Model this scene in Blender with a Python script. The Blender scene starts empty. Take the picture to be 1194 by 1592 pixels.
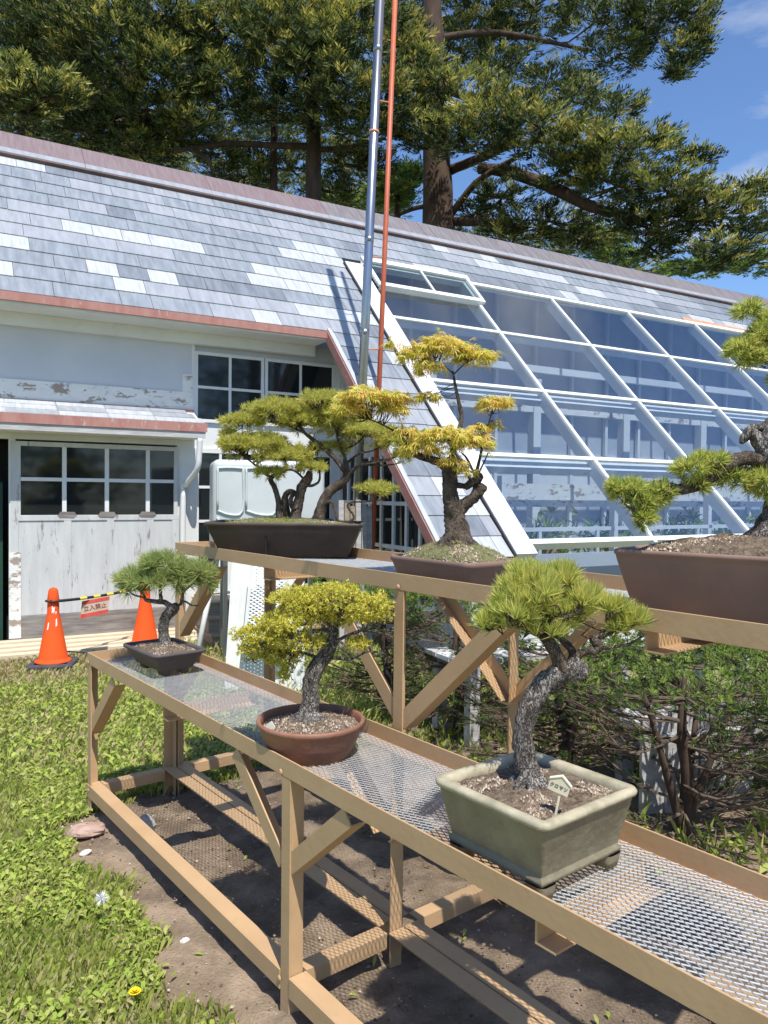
import bpy, math, random
import numpy as np
from mathutils import Vector, Matrix
rnd = random.Random(7)
rng = np.random.default_rng(11)
sc = bpy.context.scene
COL = sc.collection

# ---------------------------------------------------------------- camera
FPX, PITCH, ROLL, EYE = 1177.2, 0.0242, 0.0106, 1.55
_f = np.array([0, math.cos(PITCH), -math.sin(PITCH)])
_x = np.array([1.0, 0, 0]); _u = np.cross(_x, _f)
CR = math.cos(ROLL)*_x + math.sin(ROLL)*_u
CU = -math.sin(ROLL)*_x + math.cos(ROLL)*_u
CAM = np.array([0, 0, EYE])
cd = bpy.data.cameras.new('camera'); cam = bpy.data.objects.new('camera', cd); COL.objects.link(cam)
cam.matrix_world = Matrix(((CR[0], CU[0], -_f[0], 0), (CR[1], CU[1], -_f[1], 0), (CR[2], CU[2], -_f[2], EYE), (0, 0, 0, 1)))
cd.sensor_fit = 'VERTICAL'; cd.sensor_height = 36; cd.lens = FPX/1592*36
cd.clip_start = 0.05; cd.clip_end = 2000
sc.camera = cam

# ---------------------------------------------------------------- sky, sun, exposure
SUN_EL, SUN_AZ = math.radians(62), math.radians(158)
w = bpy.data.worlds.new('World'); sc.world = w; w.use_nodes = True
nt = w.node_tree; nt.nodes.clear()
def N(nt, typ, **kw):
    n = nt.nodes.new(typ)
    for k, v in kw.items(): setattr(n, k, v)
    return n
sky = N(nt, 'ShaderNodeTexSky', sky_type='NISHITA', sun_disc=False, sun_elevation=SUN_EL, sun_rotation=SUN_AZ, air_density=1.0, dust_density=0.4, ozone_density=2.0, altitude=100)
tc = N(nt, 'ShaderNodeTexCoord'); mp = N(nt, 'ShaderNodeMapping'); mp.inputs['Scale'].default_value = (1.2, 1.2, 3.6); mp.inputs['Location'].default_value = (0.3, 0.2, 0.4)
no = N(nt, 'ShaderNodeTexNoise'); no.inputs['Scale'].default_value = 2.1; no.inputs['Detail'].default_value = 7; no.inputs['Roughness'].default_value = .62
rp_ = N(nt, 'ShaderNodeValToRGB'); rp_.color_ramp.elements[0].position = .57; rp_.color_ramp.elements[0].color = (0, 0, 0, 1); rp_.color_ramp.elements[1].position = .82; rp_.color_ramp.elements[1].color = (.8, .8, .8, 1)
mx = N(nt, 'ShaderNodeMix', data_type='RGBA'); mx.inputs[7].default_value = (5.6, 6.0, 6.6, 1)
bg = N(nt, 'ShaderNodeBackground'); bg.inputs[1].default_value = 0.12
wo = N(nt, 'ShaderNodeOutputWorld')
tint = N(nt, 'ShaderNodeMix', data_type='RGBA', blend_type='MULTIPLY'); tint.inputs[0].default_value = 1; tint.inputs[7].default_value = (.90, 1.08, 1.30, 1)
L = nt.links.new
L(tc.outputs['Generated'], mp.inputs[0]); L(mp.outputs[0], no.inputs['Vector']); L(no.outputs['Fac'], rp_.inputs[0])
L(rp_.outputs[0], mx.inputs[0]); L(sky.outputs[0], tint.inputs[6]); L(tint.outputs[2], mx.inputs[6]); L(mx.outputs[2], bg.inputs[0]); L(bg.outputs[0], wo.inputs[0])
sd = bpy.data.lights.new('sun', 'SUN'); sd.energy = 5.0; sd.angle = math.radians(.53); sd.color = (1, .955, .88)
so = bpy.data.objects.new('sun', sd); COL.objects.link(so)
sdir = Vector((math.sin(SUN_AZ)*math.cos(SUN_EL), math.cos(SUN_AZ)*math.cos(SUN_EL), math.sin(SUN_EL)))
so.rotation_euler = sdir.to_track_quat('Z', 'Y').to_euler()
sc.view_settings.view_transform = 'Standard'; sc.view_settings.look = 'None'
sc.view_settings.exposure = 0.3; sc.view_settings.gamma = 1
sc.cycles.max_bounces = 8; sc.cycles.transparent_max_bounces = 12

# ---------------------------------------------------------------- materials
def mat(name, c, c2=None, scale=8, detail=5, rough=.7, metal=0, bump=0, bscale=None, spec=.4, stretch=(1, 1, 1), lo=.35, hi=.65, c3=None, s3=3, lo3=.6, hi3=.68, trans=0, plates=0):
    m = bpy.data.materials.new(name); m.use_nodes = True; t = m.node_tree
    b = t.nodes['Principled BSDF']; b.inputs['Roughness'].default_value = rough; b.inputs['Metallic'].default_value = metal
    b.inputs['Specular IOR Level'].default_value = spec
    b.inputs['Base Color'].default_value = (*c, 1)
    if trans: b.inputs['Subsurface Weight'].default_value = 0
    tcn = N(t, 'ShaderNodeTexCoord'); mpn = N(t, 'ShaderNodeMapping'); mpn.inputs['Scale'].default_value = stretch
    t.links.new(tcn.outputs['Object'], mpn.inputs[0])
    src = None
    if c2 is not None:
        n = N(t, 'ShaderNodeTexNoise'); n.inputs['Scale'].default_value = scale; n.inputs['Detail'].default_value = detail; n.inputs['Roughness'].default_value = .6
        t.links.new(mpn.outputs[0], n.inputs['Vector'])
        r = N(t, 'ShaderNodeValToRGB'); r.color_ramp.elements[0].position = lo; r.color_ramp.elements[1].position = hi
        r.color_ramp.elements[0].color = (*c, 1); r.color_ramp.elements[1].color = (*c2, 1)
        t.links.new(n.outputs['Fac'], r.inputs[0]); src = r.outputs[0]
    if c3 is not None:
        n3 = N(t, 'ShaderNodeTexNoise'); n3.inputs['Scale'].default_value = s3; n3.inputs['Detail'].default_value = 8; n3.inputs['Roughness'].default_value = .7
        t.links.new(mpn.outputs[0], n3.inputs['Vector'])
        r3 = N(t, 'ShaderNodeValToRGB'); r3.color_ramp.elements[0].position = lo3; r3.color_ramp.elements[1].position = hi3
        t.links.new(n3.outputs['Fac'], r3.inputs[0])
        mm = N(t, 'ShaderNodeMix', data_type='RGBA'); t.links.new(r3.outputs[0], mm.inputs[0])
        if src: t.links.new(src, mm.inputs[6])
        else: mm.inputs[6].default_value = (*c, 1)
        mm.inputs[7].default_value = (*c3, 1); src = mm.outputs[2]
    if src: t.links.new(src, b.inputs['Base Color'])
    if bump:
        nb = N(t, 'ShaderNodeTexNoise'); nb.inputs['Scale'].default_value = bscale or scale*3; nb.inputs['Detail'].default_value = 6
        t.links.new(mpn.outputs[0], nb.inputs['Vector'])
        bp = N(t, 'ShaderNodeBump'); bp.inputs['Strength'].default_value = bump; bp.inputs['Distance'].default_value = .01
        t.links.new(nb.outputs['Fac'], bp.inputs['Height']); t.links.new(bp.outputs[0], b.inputs['Normal'])
        if plates:
            vo = N(t, 'ShaderNodeTexVoronoi', feature='DISTANCE_TO_EDGE'); vo.inputs['Scale'].default_value = plates
            wn = N(t, 'ShaderNodeMix', data_type='VECTOR'); wn.inputs[0].default_value = .06
            t.links.new(mpn.outputs[0], wn.inputs[4]); t.links.new(nb.outputs['Color'], wn.inputs[5]); t.links.new(wn.outputs[1], vo.inputs['Vector'])
            vr = N(t, 'ShaderNodeValToRGB'); vr.color_ramp.elements[0].position = .0; vr.color_ramp.elements[1].position = .16
            vr.color_ramp.elements[0].color = (.36, .31, .28, 1); vr.color_ramp.elements[1].color = (1, 1, 1, 1)
            t.links.new(vo.outputs['Distance'], vr.inputs[0])
            mu = N(t, 'ShaderNodeMix', data_type='RGBA', blend_type='MULTIPLY'); mu.inputs[0].default_value = 1
            t.links.new(src, mu.inputs[6]); t.links.new(vr.outputs[0], mu.inputs[7]); t.links.new(mu.outputs[2], b.inputs['Base Color'])
            b2 = N(t, 'ShaderNodeBump'); b2.inputs['Strength'].default_value = 1; b2.inputs['Distance'].default_value = .006*110/plates
            t.links.new(vr.outputs[0], b2.inputs['Height']); t.links.new(bp.outputs[0], b2.inputs['Normal']); t.links.new(b2.outputs[0], b.inputs['Normal'])
    return m
def leafmat(name, c, c2, scale=12, tr=.35, rough=.55):
    m = bpy.data.materials.new(name); m.use_nodes = True; t = m.node_tree; b = t.nodes['Principled BSDF']
    b.inputs['Roughness'].default_value = rough; b.inputs['Specular IOR Level'].default_value = .3
    tcn = N(t, 'ShaderNodeTexCoord'); n = N(t, 'ShaderNodeTexNoise'); n.inputs['Scale'].default_value = scale; n.inputs['Detail'].default_value = 3
    t.links.new(tcn.outputs['Object'], n.inputs['Vector'])
    r = N(t, 'ShaderNodeValToRGB'); r.color_ramp.elements[0].position = .38; r.color_ramp.elements[1].position = .62
    r.color_ramp.elements[0].color = (*c, 1); r.color_ramp.elements[1].color = (*c2, 1)
    t.links.new(n.outputs['Fac'], r.inputs[0]); t.links.new(r.outputs[0], b.inputs['Base Color'])
    ts = N(t, 'ShaderNodeBsdfTranslucent'); t.links.new(r.outputs[0], ts.inputs[0])
    ms = N(t, 'ShaderNodeMixShader'); ms.inputs[0].default_value = tr
    o = t.nodes['Material Output']; t.links.new(b.outputs[0], ms.inputs[1]); t.links.new(ts.outputs[0], ms.inputs[2]); t.links.new(ms.outputs[0], o.inputs[0])
    return m
def glassmat(name, tintc, refl, rough=.03):
    m = bpy.data.materials.new(name); m.use_nodes = True; t = m.node_tree; t.nodes.remove(t.nodes['Principled BSDF'])
    tr = N(t, 'ShaderNodeBsdfTransparent'); tr.inputs[0].default_value = (*tintc, 1)
    gl = N(t, 'ShaderNodeBsdfGlossy'); gl.inputs['Roughness'].default_value = rough; gl.inputs[0].default_value = (.95, .97, 1, 1)
    fr = N(t, 'ShaderNodeFresnel'); fr.inputs[0].default_value = 1.5
    ad = N(t, 'ShaderNodeMath', operation='ADD'); ad.inputs[1].default_value = refl; ad.use_clamp = True
    ms = N(t, 'ShaderNodeMixShader'); o = t.nodes['Material Output']
    t.links.new(fr.outputs[0], ad.inputs[0]); t.links.new(ad.outputs[0], ms.inputs[0]); t.links.new(tr.outputs[0], ms.inputs[1]); t.links.new(gl.outputs[0], ms.inputs[2]); t.links.new(ms.outputs[0], o.inputs[0])
    return m
M = {}
M['tan'] = mat('tan_paint', (.50, .33, .18), (.45, .29, .155), 5, rough=.55, bump=.08, bscale=50, c3=(.36, .23, .13), s3=9, lo3=.60, hi3=.80)
M['galv'] = mat('galvanised', (.46, .47, .475), (.36, .37, .38), 30, rough=.55, metal=.3, spec=.5)
M['roof'] = [mat('slate_grey', (.20, .22, .245), (.29, .315, .345), 3, rough=.34, spec=.55, stretch=(6, 1, 1), bump=.1, bscale=20),
             mat('slate_mid', (.27, .285, .31), (.35, .365, .39), 3, rough=.36, spec=.55, stretch=(6, 1, 1), bump=.1, bscale=20),
             mat('slate_pale', (.37, .39, .41), (.50, .51, .52), 4, rough=.42, spec=.5, stretch=(8, 1, 1), bump=.1, bscale=20),
             mat('slate_dark', (.15, .165, .19), (.22, .24, .27), 3, rough=.34, spec=.5, stretch=(6, 1, 1), bump=.1, bscale=20)]
M['copper'] = [mat('ridge_mauve', (.15, .135, .14), (.27, .24, .24), 3, rough=.5, stretch=(12, 1, 1), metal=.2),
               mat('ridge_red', (.20, .135, .135), (.24, .19, .19), 3, rough=.5, stretch=(12, 1, 1), metal=.2)]
M['fascia'] = mat('red_fascia', (.36, .15, .125), (.42, .22, .18), 4, rough=.6, c3=(.5, .45, .42), s3=6, lo3=.6, hi3=.7, stretch=(3, 1, 1))
M['rust'] = mat('orange_flashing', (.62, .22, .09), (.5, .30, .2), 5, rough=.6, stretch=(1, 1, 1))
M['white'] = mat('white_paint', (.74, .75, .74), (.66, .67, .67), 3, rough=.55, c3=(.42, .39, .34), s3=7, lo3=.64, hi3=.72, bump=.08)
M['wall'] = mat('white_wall', (.52, .54, .59), (.60, .61, .64), 1.2, rough=.75, bump=.05, c3=(.42, .41, .40), s3=2.2, lo3=.62, hi3=.8)
M['peel'] = mat('peeling_board', (.78, .77, .73), (.70, .69, .66), 6, rough=.7, c3=(.33, .27, .22), s3=5, lo3=.54, hi3=.58, bump=.3, bscale=25, stretch=(1, 1, 2))
M['door'] = mat('door_paint', (.56, .57, .57), (.48, .49, .49), 2.5, rough=.7, c3=(.24, .22, .20), s3=3.2, lo3=.60, hi3=.66, bump=.2, stretch=(5, 5, .9))
M['doorrail'] = mat('bare_bottom_rail', (.14, .125, .12), (.27, .25, .23), 4, rough=.8, stretch=(1, 1, 8), bump=.3)
M['oldwood'] = mat('old_wood', (.26, .20, .15), (.38, .31, .24), 6, rough=.85, stretch=(1, 8, 8), bump=.4)
M['plank'] = mat('pale_plank', (.55, .46, .32), (.64, .55, .41), 5, rough=.8, stretch=(1, 10, 10), bump=.2)
M['greywood'] = mat('grey_wood', (.36, .35, .34), (.52, .51, .50), 4, rough=.85, stretch=(1, 6, 6), bump=.3)
M['dark'] = mat('dark_interior', (.012, .013, .014), rough=.8)
M['green'] = mat('dark_green', (.012, .05, .035), rough=.6)
M['glass'] = glassmat('roof_glass', (.80, .88, .95), .16, .04)
M['wglass'] = bpy.data.materials.new('window_glass'); M['wglass'].use_nodes = True
_b = M['wglass'].node_tree.nodes['Principled BSDF']; _b.inputs['Base Color'].default_value = (.012, .016, .018, 1); _b.inputs['Roughness'].default_value = .05; _b.inputs['Specular IOR Level'].default_value = .6
M['steel'] = mat('stove_pipe_steel', (.40, .42, .45), (.30, .32, .35), 6, rough=.30, metal=.9, stretch=(1, 1, .3))
M['redpole'] = mat('red_oxide_paint', (.50, .12, .05), (.42, .10, .05), 14, rough=.5)
M['orange'] = mat('cone_orange', (.82, .10, .015), (.70, .09, .02), 6, rough=.8, spec=.2, c3=(.45, .11, .05), s3=12, lo3=.58, hi3=.8)
M['rubber'] = mat('black_rubber', (.04, .04, .05), (.07, .07, .08), 20, rough=.8)
M['yellow'] = mat('yellow_tape', (.80, .60, .02), rough=.5)
M['black'] = mat('black_tape', (.025, .025, .03), rough=.5)
M['tape'] = mat('old_reflective_tape', (.85, .85, .85), rough=.5)
M['signw'] = mat('sign_panel', (.52, .40, .28), (.60, .47, .36), 8, rough=.6)
M['signr'] = mat('sign_red', (.62, .05, .04), (.66, .12, .09), 12, rough=.6)
M['ink'] = mat('sign_ink', (.22, .03, .03), rough=.7)
M['inkb'] = mat('label_ink', (.05, .05, .10), rough=.7)
M['tank'] = mat('tank_white', (.56, .59, .58), (.48, .51, .50), 2, rough=.45)
M['plastic'] = mat('white_plastic', (.74, .75, .72), (.64, .65, .62), 5, rough=.6)
M['terra'] = mat('terracotta', (.24, .105, .065), (.30, .15, .10), 9, rough=.62, bump=.15, bscale=50, c3=(.17, .085, .06), s3=5, lo3=.5, hi3=.7)
M['terrab'] = mat('terracotta_worn', (.27, .165, .125), (.19, .125, .10), 4, rough=.6, bump=.1, bscale=40)
M['brown'] = mat('dark_clay', (.050, .038, .033), (.075, .058, .05), 9, rough=.5, bump=.08, bscale=60)
M['purple'] = mat('purple_clay', (.075, .062, .066), (.10, .082, .086), 9, rough=.55, bump=.08, bscale=60)
M['stone'] = mat('olive_glaze', (.18, .158, .10), (.27, .24, .16), 8, rough=.6, bump=.25, bscale=45, c3=(.15, .125, .08), s3=6, lo3=.5, hi3=.75)
M['stonerim'] = mat('worn_rim_glaze', (.47, .42, .30), (.29, .26, .175), 16, rough=.6, bump=.25, bscale=45)
M['soil'] = mat('pot_soil', (.09, .06, .04), (.22, .17, .12), 70, rough=.95, bump=1, bscale=160)
M['peb'] = [mat('pebble_a', (.30, .23, .16), (.20, .15, .11), 30, rough=.9), mat('pebble_b', (.12, .075, .06), rough=.9), mat('pebble_c', (.45, .40, .33), rough=.9)]
M['moss'] = mat('moss', (.09, .11, .03), (.22, .20, .10), 60, rough=.95, bump=1, bscale=150)
M['bark'] = mat('bark_brown', (.09, .062, .045), (.26, .21, .16), 40, rough=.95, bump=1.0, bscale=90, stretch=(1, 1, .5), plates=130)
M['barkg'] = mat('bark_grey', (.16, .135, .115), (.39, .36, .33), 18, rough=.95, bump=1.0, bscale=90, stretch=(1, 1, .45), plates=75)
M['barkd'] = mat('bark_tree', (.045, .028, .02), (.10, .065, .045), 5, rough=.95, bump=1.0, bscale=12, stretch=(1, 1, .3))
M['twig'] = mat('twig', (.10, .07, .05), (.16, .12, .09), 20, rough=.95)
M['label'] = mat('wood_label', (.66, .60, .42), (.58, .52, .36), 30, rough=.7)
M['pine'] = [leafmat('pine_green', (.42, .50, .11), (.54, .58, .14), 12, .5), leafmat('pine_yellow', (.74, .72, .20), (.80, .74, .24), 12, .5), leafmat('pine_deep', (.16, .26, .06), (.25, .34, .08), 12, .5)]
M['pineb'] = [leafmat('bonsai_green', (.46, .50, .11), (.58, .58, .14), 20, .5), leafmat('bonsai_yellow', (.62, .58, .14), (.70, .60, .15), 20, .5), leafmat('bonsai_deep', (.28, .36, .09), (.38, .44, .11), 20, .5)]
M['pined'] = [leafmat('blue_pine', (.34, .43, .15), (.45, .52, .19), 20, .5), leafmat('pale_pine', (.46, .52, .19), (.56, .58, .24), 20, .5), leafmat('deep_pine', (.12, .19, .07), (.18, .26, .09), 20, .5)]
M['spruce'] = [leafmat('spruce_yellow', (.70, .65, .10), (.80, .70, .14), 30), leafmat('spruce_green', (.42, .44, .07), (.56, .54, .10), 30)]
M['maple'] = [leafmat('maple_gold', (.80, .66, .17), (.86, .72, .22), 25, .45), leafmat('maple_orange', (.78, .50, .15), (.84, .58, .18), 25, .45), leafmat('maple_green', (.48, .54, .07), (.64, .62, .09), 25, .45)]
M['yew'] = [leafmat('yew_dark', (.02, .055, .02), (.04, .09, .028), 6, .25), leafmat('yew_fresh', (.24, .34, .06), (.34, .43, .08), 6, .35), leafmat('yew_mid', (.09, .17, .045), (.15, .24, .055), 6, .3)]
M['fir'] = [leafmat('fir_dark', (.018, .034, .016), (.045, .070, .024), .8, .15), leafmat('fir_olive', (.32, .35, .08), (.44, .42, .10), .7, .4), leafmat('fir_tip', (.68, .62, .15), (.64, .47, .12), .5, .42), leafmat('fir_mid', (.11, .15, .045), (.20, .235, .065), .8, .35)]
M['fresh'] = [leafmat('broadleaf', (.30, .42, .06), (.44, .54, .10), 2, .45), leafmat('broadleaf_dark', (.07, .13, .03), (.12, .19, .04), 2, .4)]
M['grass'] = [leafmat('grass_blade', (.22, .30, .05), (.34, .39, .08), 3, .35), leafmat('grass_pale', (.44, .48, .13), (.50, .50, .18), 3, .35), leafmat('plantain', (.32, .43, .07), (.46, .54, .11), 4, .35), leafmat('dry_blade', (.46, .38, .21), (.56, .46, .27), 4, .3)]

# ---------------------------------------------------------------- mesh helpers
class MB:
    def __init__(s): s.v = []; s.f = []; s.m = []; s.n = 0
    def add(s, vs, fs, mi=0):
        vs = [tuple(map(float, p)) for p in vs]
        s.v += vs; s.f += [tuple(i+s.n for i in f) for f in fs]; s.m += [mi]*len(fs); s.n += len(vs); return s
    def par(s, o, a, b, c, mi=0):
        o, a, b, c = (np.array(q, float) for q in (o, a, b, c))
        if np.dot(np.cross(a, b), c) < 0: a, b = b, a
        p = [o, o+a, o+a+b, o+b, o+c, o+a+c, o+a+b+c, o+b+c]
        return s.add(p, [(0, 3, 2, 1), (4, 5, 6, 7), (0, 1, 5, 4), (1, 2, 6, 5), (2, 3, 7, 6), (3, 0, 4, 7)], mi)
    def box(s, x0, x1, y0, y1, z0, z1, mi=0): return s.par((x0, y0, z0), (x1-x0, 0, 0), (0, y1-y0, 0), (0, 0, z1-z0), mi)
    def bar(s, p0, p1, w, h, up=(0, 0, 1), mi=0):
        p0, p1, up = (np.array(q, float) for q in (p0, p1, up)); d = p1-p0
        sd_ = np.cross(d, up); sd_ /= np.linalg.norm(sd_); u = np.cross(sd_, d); u /= np.linalg.norm(u)
        return s.par(p0-sd_*w/2-u*h/2, d, sd_*w, u*h, mi)
    def angle(s, p0, p1, w, t, a, b, mi=0):
        p0, p1, a, b = (np.array(q, float) for q in (p0, p1, a, b)); d = p1-p0
        s.par(p0, d, a*w, b*t, mi); s.par(p0+b*t, d, a*t, b*(w-t), mi); return s
    def quad(s, p, mi=0): return s.add(p, [(0, 1, 2, 3)], mi)
    def tube(s, pts, rad, seg=8, mi=0, noise=0., sm=0, cap=True, seed=0):
        P = [np.array(p, float) for p in pts]; R = list(rad) if hasattr(rad, '__len__') else [rad]*len(P)
        if sm: P, R = smooth(P, R, sm)
        n = len(P); r_ = np.random.default_rng(seed+n)
        up = np.array([0.3, 0.9, .1]); prev = None; base = s.n; vs = []
        for i in range(n):
            d = P[min(i+1, n-1)]-P[max(i-1, 0)]; d = d/(np.linalg.norm(d)+1e-9)
            if prev is None: a = np.cross(d, up); a /= np.linalg.norm(a)+1e-9
            else: a = prev-d*np.dot(prev, d); a /= np.linalg.norm(a)+1e-9
            prev = a; b = np.cross(d, a)
            for k in range(seg):
                t = 2*math.pi*k/seg; rr = R[i]*(1+noise*(r_.random()*2-1)+noise*.7*math.sin(3*t+i*.45))
                vs.append(P[i]+rr*(math.cos(t)*a+math.sin(t)*b))
        fs = [(i*seg+k, i*seg+(k+1) % seg, (i+1)*seg+(k+1) % seg, (i+1)*seg+k) for i in range(n-1) for k in range(seg)]
        if cap: fs += [tuple(range(seg))[::-1], tuple((n-1)*seg+k for k in range(seg))]
        return s.add(vs, fs, mi)
    def lathe(s, prof, seg=32, c=(0, 0, 0), mi=0, sx=1, sy=1):
        vs = [(c[0]+sx*r*math.cos(2*math.pi*k/seg), c[1]+sy*r*math.sin(2*math.pi*k/seg), c[2]+z) for r, z in prof for k in range(seg)]
        fs = [(i*seg+k, i*seg+(k+1) % seg, (i+1)*seg+(k+1) % seg, (i+1)*seg+k) for i in range(len(prof)-1) for k in range(seg)]
        return s.add(vs, fs, mi)
    def build(s, name, mats, parent=None, smooth_=False, loc=None, bevel=0):
        me = bpy.data.meshes.new(name); me.from_pydata(s.v, [], s.f); me.update()
        mats = mats if isinstance(mats, list) else [mats]
        for m in mats: me.materials.append(m)
        if len(mats) > 1: me.polygons.foreach_set('material_index', s.m)
        if smooth_: me.polygons.foreach_set('use_smooth', [True]*len(s.f))
        return link(me, name, parent, bevel)
def link(me, name, parent=None, bevel=0):
    o = bpy.data.objects.new(name, me); COL.objects.link(o)
    if parent is not None: o.parent = parent
    if bevel:
        b = o.modifiers.new('bevel', 'BEVEL'); b.width = bevel; b.segments = 2; b.limit_method = 'ANGLE'
    return o
def smooth(P, R, k):
    n = len(P); Q = []; S_ = []
    for i in range(n-1):
        p0, p1, p2, p3 = P[max(i-1, 0)], P[i], P[i+1], P[min(i+2, n-1)]
        for j in range(k):
            t = j/k; Q.append(.5*((2*p1)+(p2-p0)*t+(2*p0-5*p1+4*p2-p3)*t*t+(3*p1-p0-3*p2+p3)*t**3)); S_.append(R[i]*(1-t)+R[i+1]*t)
    Q.append(P[-1]); S_.append(R[-1]); return Q, S_
def fast(name, V, F, mi, mats, parent=None):
    """numpy mesh: V (n,3), F (m,k)"""
    me = bpy.data.meshes.new(name); V = np.ascontiguousarray(V, dtype=np.float32); F = np.ascontiguousarray(F, dtype=np.int32); m, k = F.shape
    me.vertices.add(len(V)); me.vertices.foreach_set('co', V.ravel()); me.loops.add(m*k); me.loops.foreach_set('vertex_index', F.ravel())
    me.polygons.add(m); me.polygons.foreach_set('loop_start', np.arange(m, dtype=np.int32)*k)
    for q in mats: me.materials.append(q)
    me.polygons.foreach_set('material_index', np.ascontiguousarray(mi, dtype=np.int32)); me.update(calc_edges=True); me.validate()
    return link(me, name, parent)
def thing(name, label, cat, loc=(0, 0, 0), rz=0, group=None):
    o = bpy.data.objects.new(name, None); COL.objects.link(o); o.location = loc; o.rotation_euler = (0, 0, rz); o.empty_display_size = .1
    return tag(o, label, cat, group)
def tag(o, label=None, cat=None, group=None, kind=None):
    if label: o['label'] = label
    if cat: o['category'] = cat
    if group: o['group'] = group
    if kind: o['kind'] = kind
    return o
def nrm(a): return a/(np.linalg.norm(a, axis=-1, keepdims=True)+1e-9)
def at(px, py, d):   # a point at distance d metres ahead, seen at (px, py) of the 1194 x 1592 picture
    return CAM + d*(_f + CR*(px-597)/FPX + CU*(796-py)/FPX)

# foliage generators --------------------------------------------------------
def needles(C, D, n, ln, wd, spread, probs, base=.004, lenvar=.3, tipw=0.0):
    """tufts of thin needles: C centres, D directions"""
    C = np.asarray(C, float); D = nrm(np.asarray(D, float)); m = len(C)
    d = nrm(D[:, None, :] + spread*rng.normal(size=(m, n, 3)))
    l = ln*(1+lenvar*(rng.random((m, n, 1))*2-1))
    p = C[:, None, :] + d*base
    s = nrm(np.cross(d, rng.normal(size=(m, n, 3))))*wd/2
    V = np.stack([p-s, p+s, p+d*l*.75+s*.8, p+d*l], axis=2).reshape(-1, 3)
    F = np.arange(m*n*4).reshape(-1, 4)
    mi = rng.choice(len(probs), size=m*n, p=probs)
    return V, F, mi
def pad_points(c, r, n, top=.8, R=None):
    """points through the outer part of a flattened cloud, mostly its top"""
    u = nrm(rng.normal(size=(n, 3))); flip = (rng.random(n) < top) & (u[:, 2] < 0); u[flip, 2] *= -1
    k = (.62+.38*rng.random((n, 1)))
    lump = 1+.16*np.sin(u[:, :1]*5+c[0]*90)+.12*np.sin(u[:, 1:2]*7+c[2]*50)
    p = u*k*np.array(r)*lump; return np.array(c)+p, nrm(u*np.array([1, 1, 1.0])+np.array([0, 0, .55]))
def cat(parts):
    V = []; F = []; Mi = []; o = 0
    for v, f, m in parts: V.append(v); F.append(f+o); Mi.append(m); o += len(v)
    return np.concatenate(V), np.concatenate(F), np.concatenate(Mi)

# ================================================================= GROUND
def sheet(name, mat_, x0, x1, y0, y1, z, nx, ny, amp):
    xs = np.linspace(x0, x1, nx); ys = np.linspace(y0, y1, ny); X, Y = np.meshgrid(xs, ys); Z = z+amp*(np.sin(X*5.1+Y*2)*np.sin(Y*4.3-X)+.6*np.sin(X*11+1)*np.sin(Y*13))
    V = np.stack([X.ravel(), Y.ravel(), Z.ravel()], 1); i = np.arange(nx*ny).reshape(ny, nx)
    F = np.stack([i[:-1, :-1].ravel(), i[:-1, 1:].ravel(), i[1:, 1:].ravel(), i[1:, :-1].ravel()], 1)
    o = fast(name, V, F, np.zeros(len(F)), [mat_]); return tag(o, kind='structure')
BA = math.radians(-51.4)-.0004; BO = np.array([-1.4306, 3.6523, 0])
BS = np.array([math.cos(BA), math.sin(BA), 0]); BT = np.array([-BS[1], BS[0], 0])
def bw(s, t, z=0): return BO+s*BS+t*BT+np.array([0, 0, z])
M['lawn'] = mat('lawn', (.15, .19, .06), (.26, .25, .11), 5, 8, rough=.95, bump=.6, bscale=60, c3=(.33, .25, .16), s3=1.6, lo3=.5, hi3=.62)
M['earth'] = mat('earth', (.19, .14, .09), (.34, .255, .175), 7, 8, rough=.95, bump=1.0, bscale=90, c3=(.09, .065, .045), s3=3, lo3=.45, hi3=.7)
sheet('ground', M['lawn'], -400, 400, -40, 900, -.032, 3, 3, 0)
def soil_mask(x, y):
    q = np.stack([x-BO[0], y-BO[1]], -1); s = q@BS[:2]; t = q@BT[:2]
    e = .05*np.sin(s*5.3)+.035*np.sin(s*13+1)+.02*np.sin(s*29)
    e2 = .05*np.sin(t*6.1+1)
    return np.minimum(t+.17+e, s+.02+e2-.10*(t < .2))
# irregular soil bed under and behind the benches
xs = np.arange(-2.2, 6.2, .05); ys = np.arange(-2.2, 8.0, .05); X, Y = np.meshgrid(xs, ys)
q = np.stack([X-BO[0], Y-BO[1]], -1); sS = q@BS[:2]; tT = q@BT[:2]
inb = (soil_mask(X, Y) > -.05) & (tT < 3.4) & (sS < 8)
Z = -.006+.010*(np.sin(X*9+Y*3)*np.sin(Y*8))+.007*rng.normal(size=X.shape)-.02*np.clip(1-np.abs(soil_mask(X, Y))*12, 0, 1)
idx = np.arange(X.size).reshape(X.shape); cell = inb[:-1, :-1] & inb[1:, :-1] & inb[:-1, 1:] & inb[1:, 1:]
F = np.stack([idx[:-1, :-1][cell], idx[:-1, 1:][cell], idx[1:, 1:][cell], idx[1:, :-1][cell]], 1)
V = np.stack([X.ravel(), Y.ravel(), Z.ravel()], 1); used = np.unique(F); remap = np.zeros(len(V), int); remap[used] = np.arange(len(used))
so_ = fast('soil_bed', V[used], remap[F], np.zeros(len(F)), [M['earth']]); tag(so_, kind='structure'); so_.data.polygons.foreach_set('use_smooth', [True]*len(F))

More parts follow.
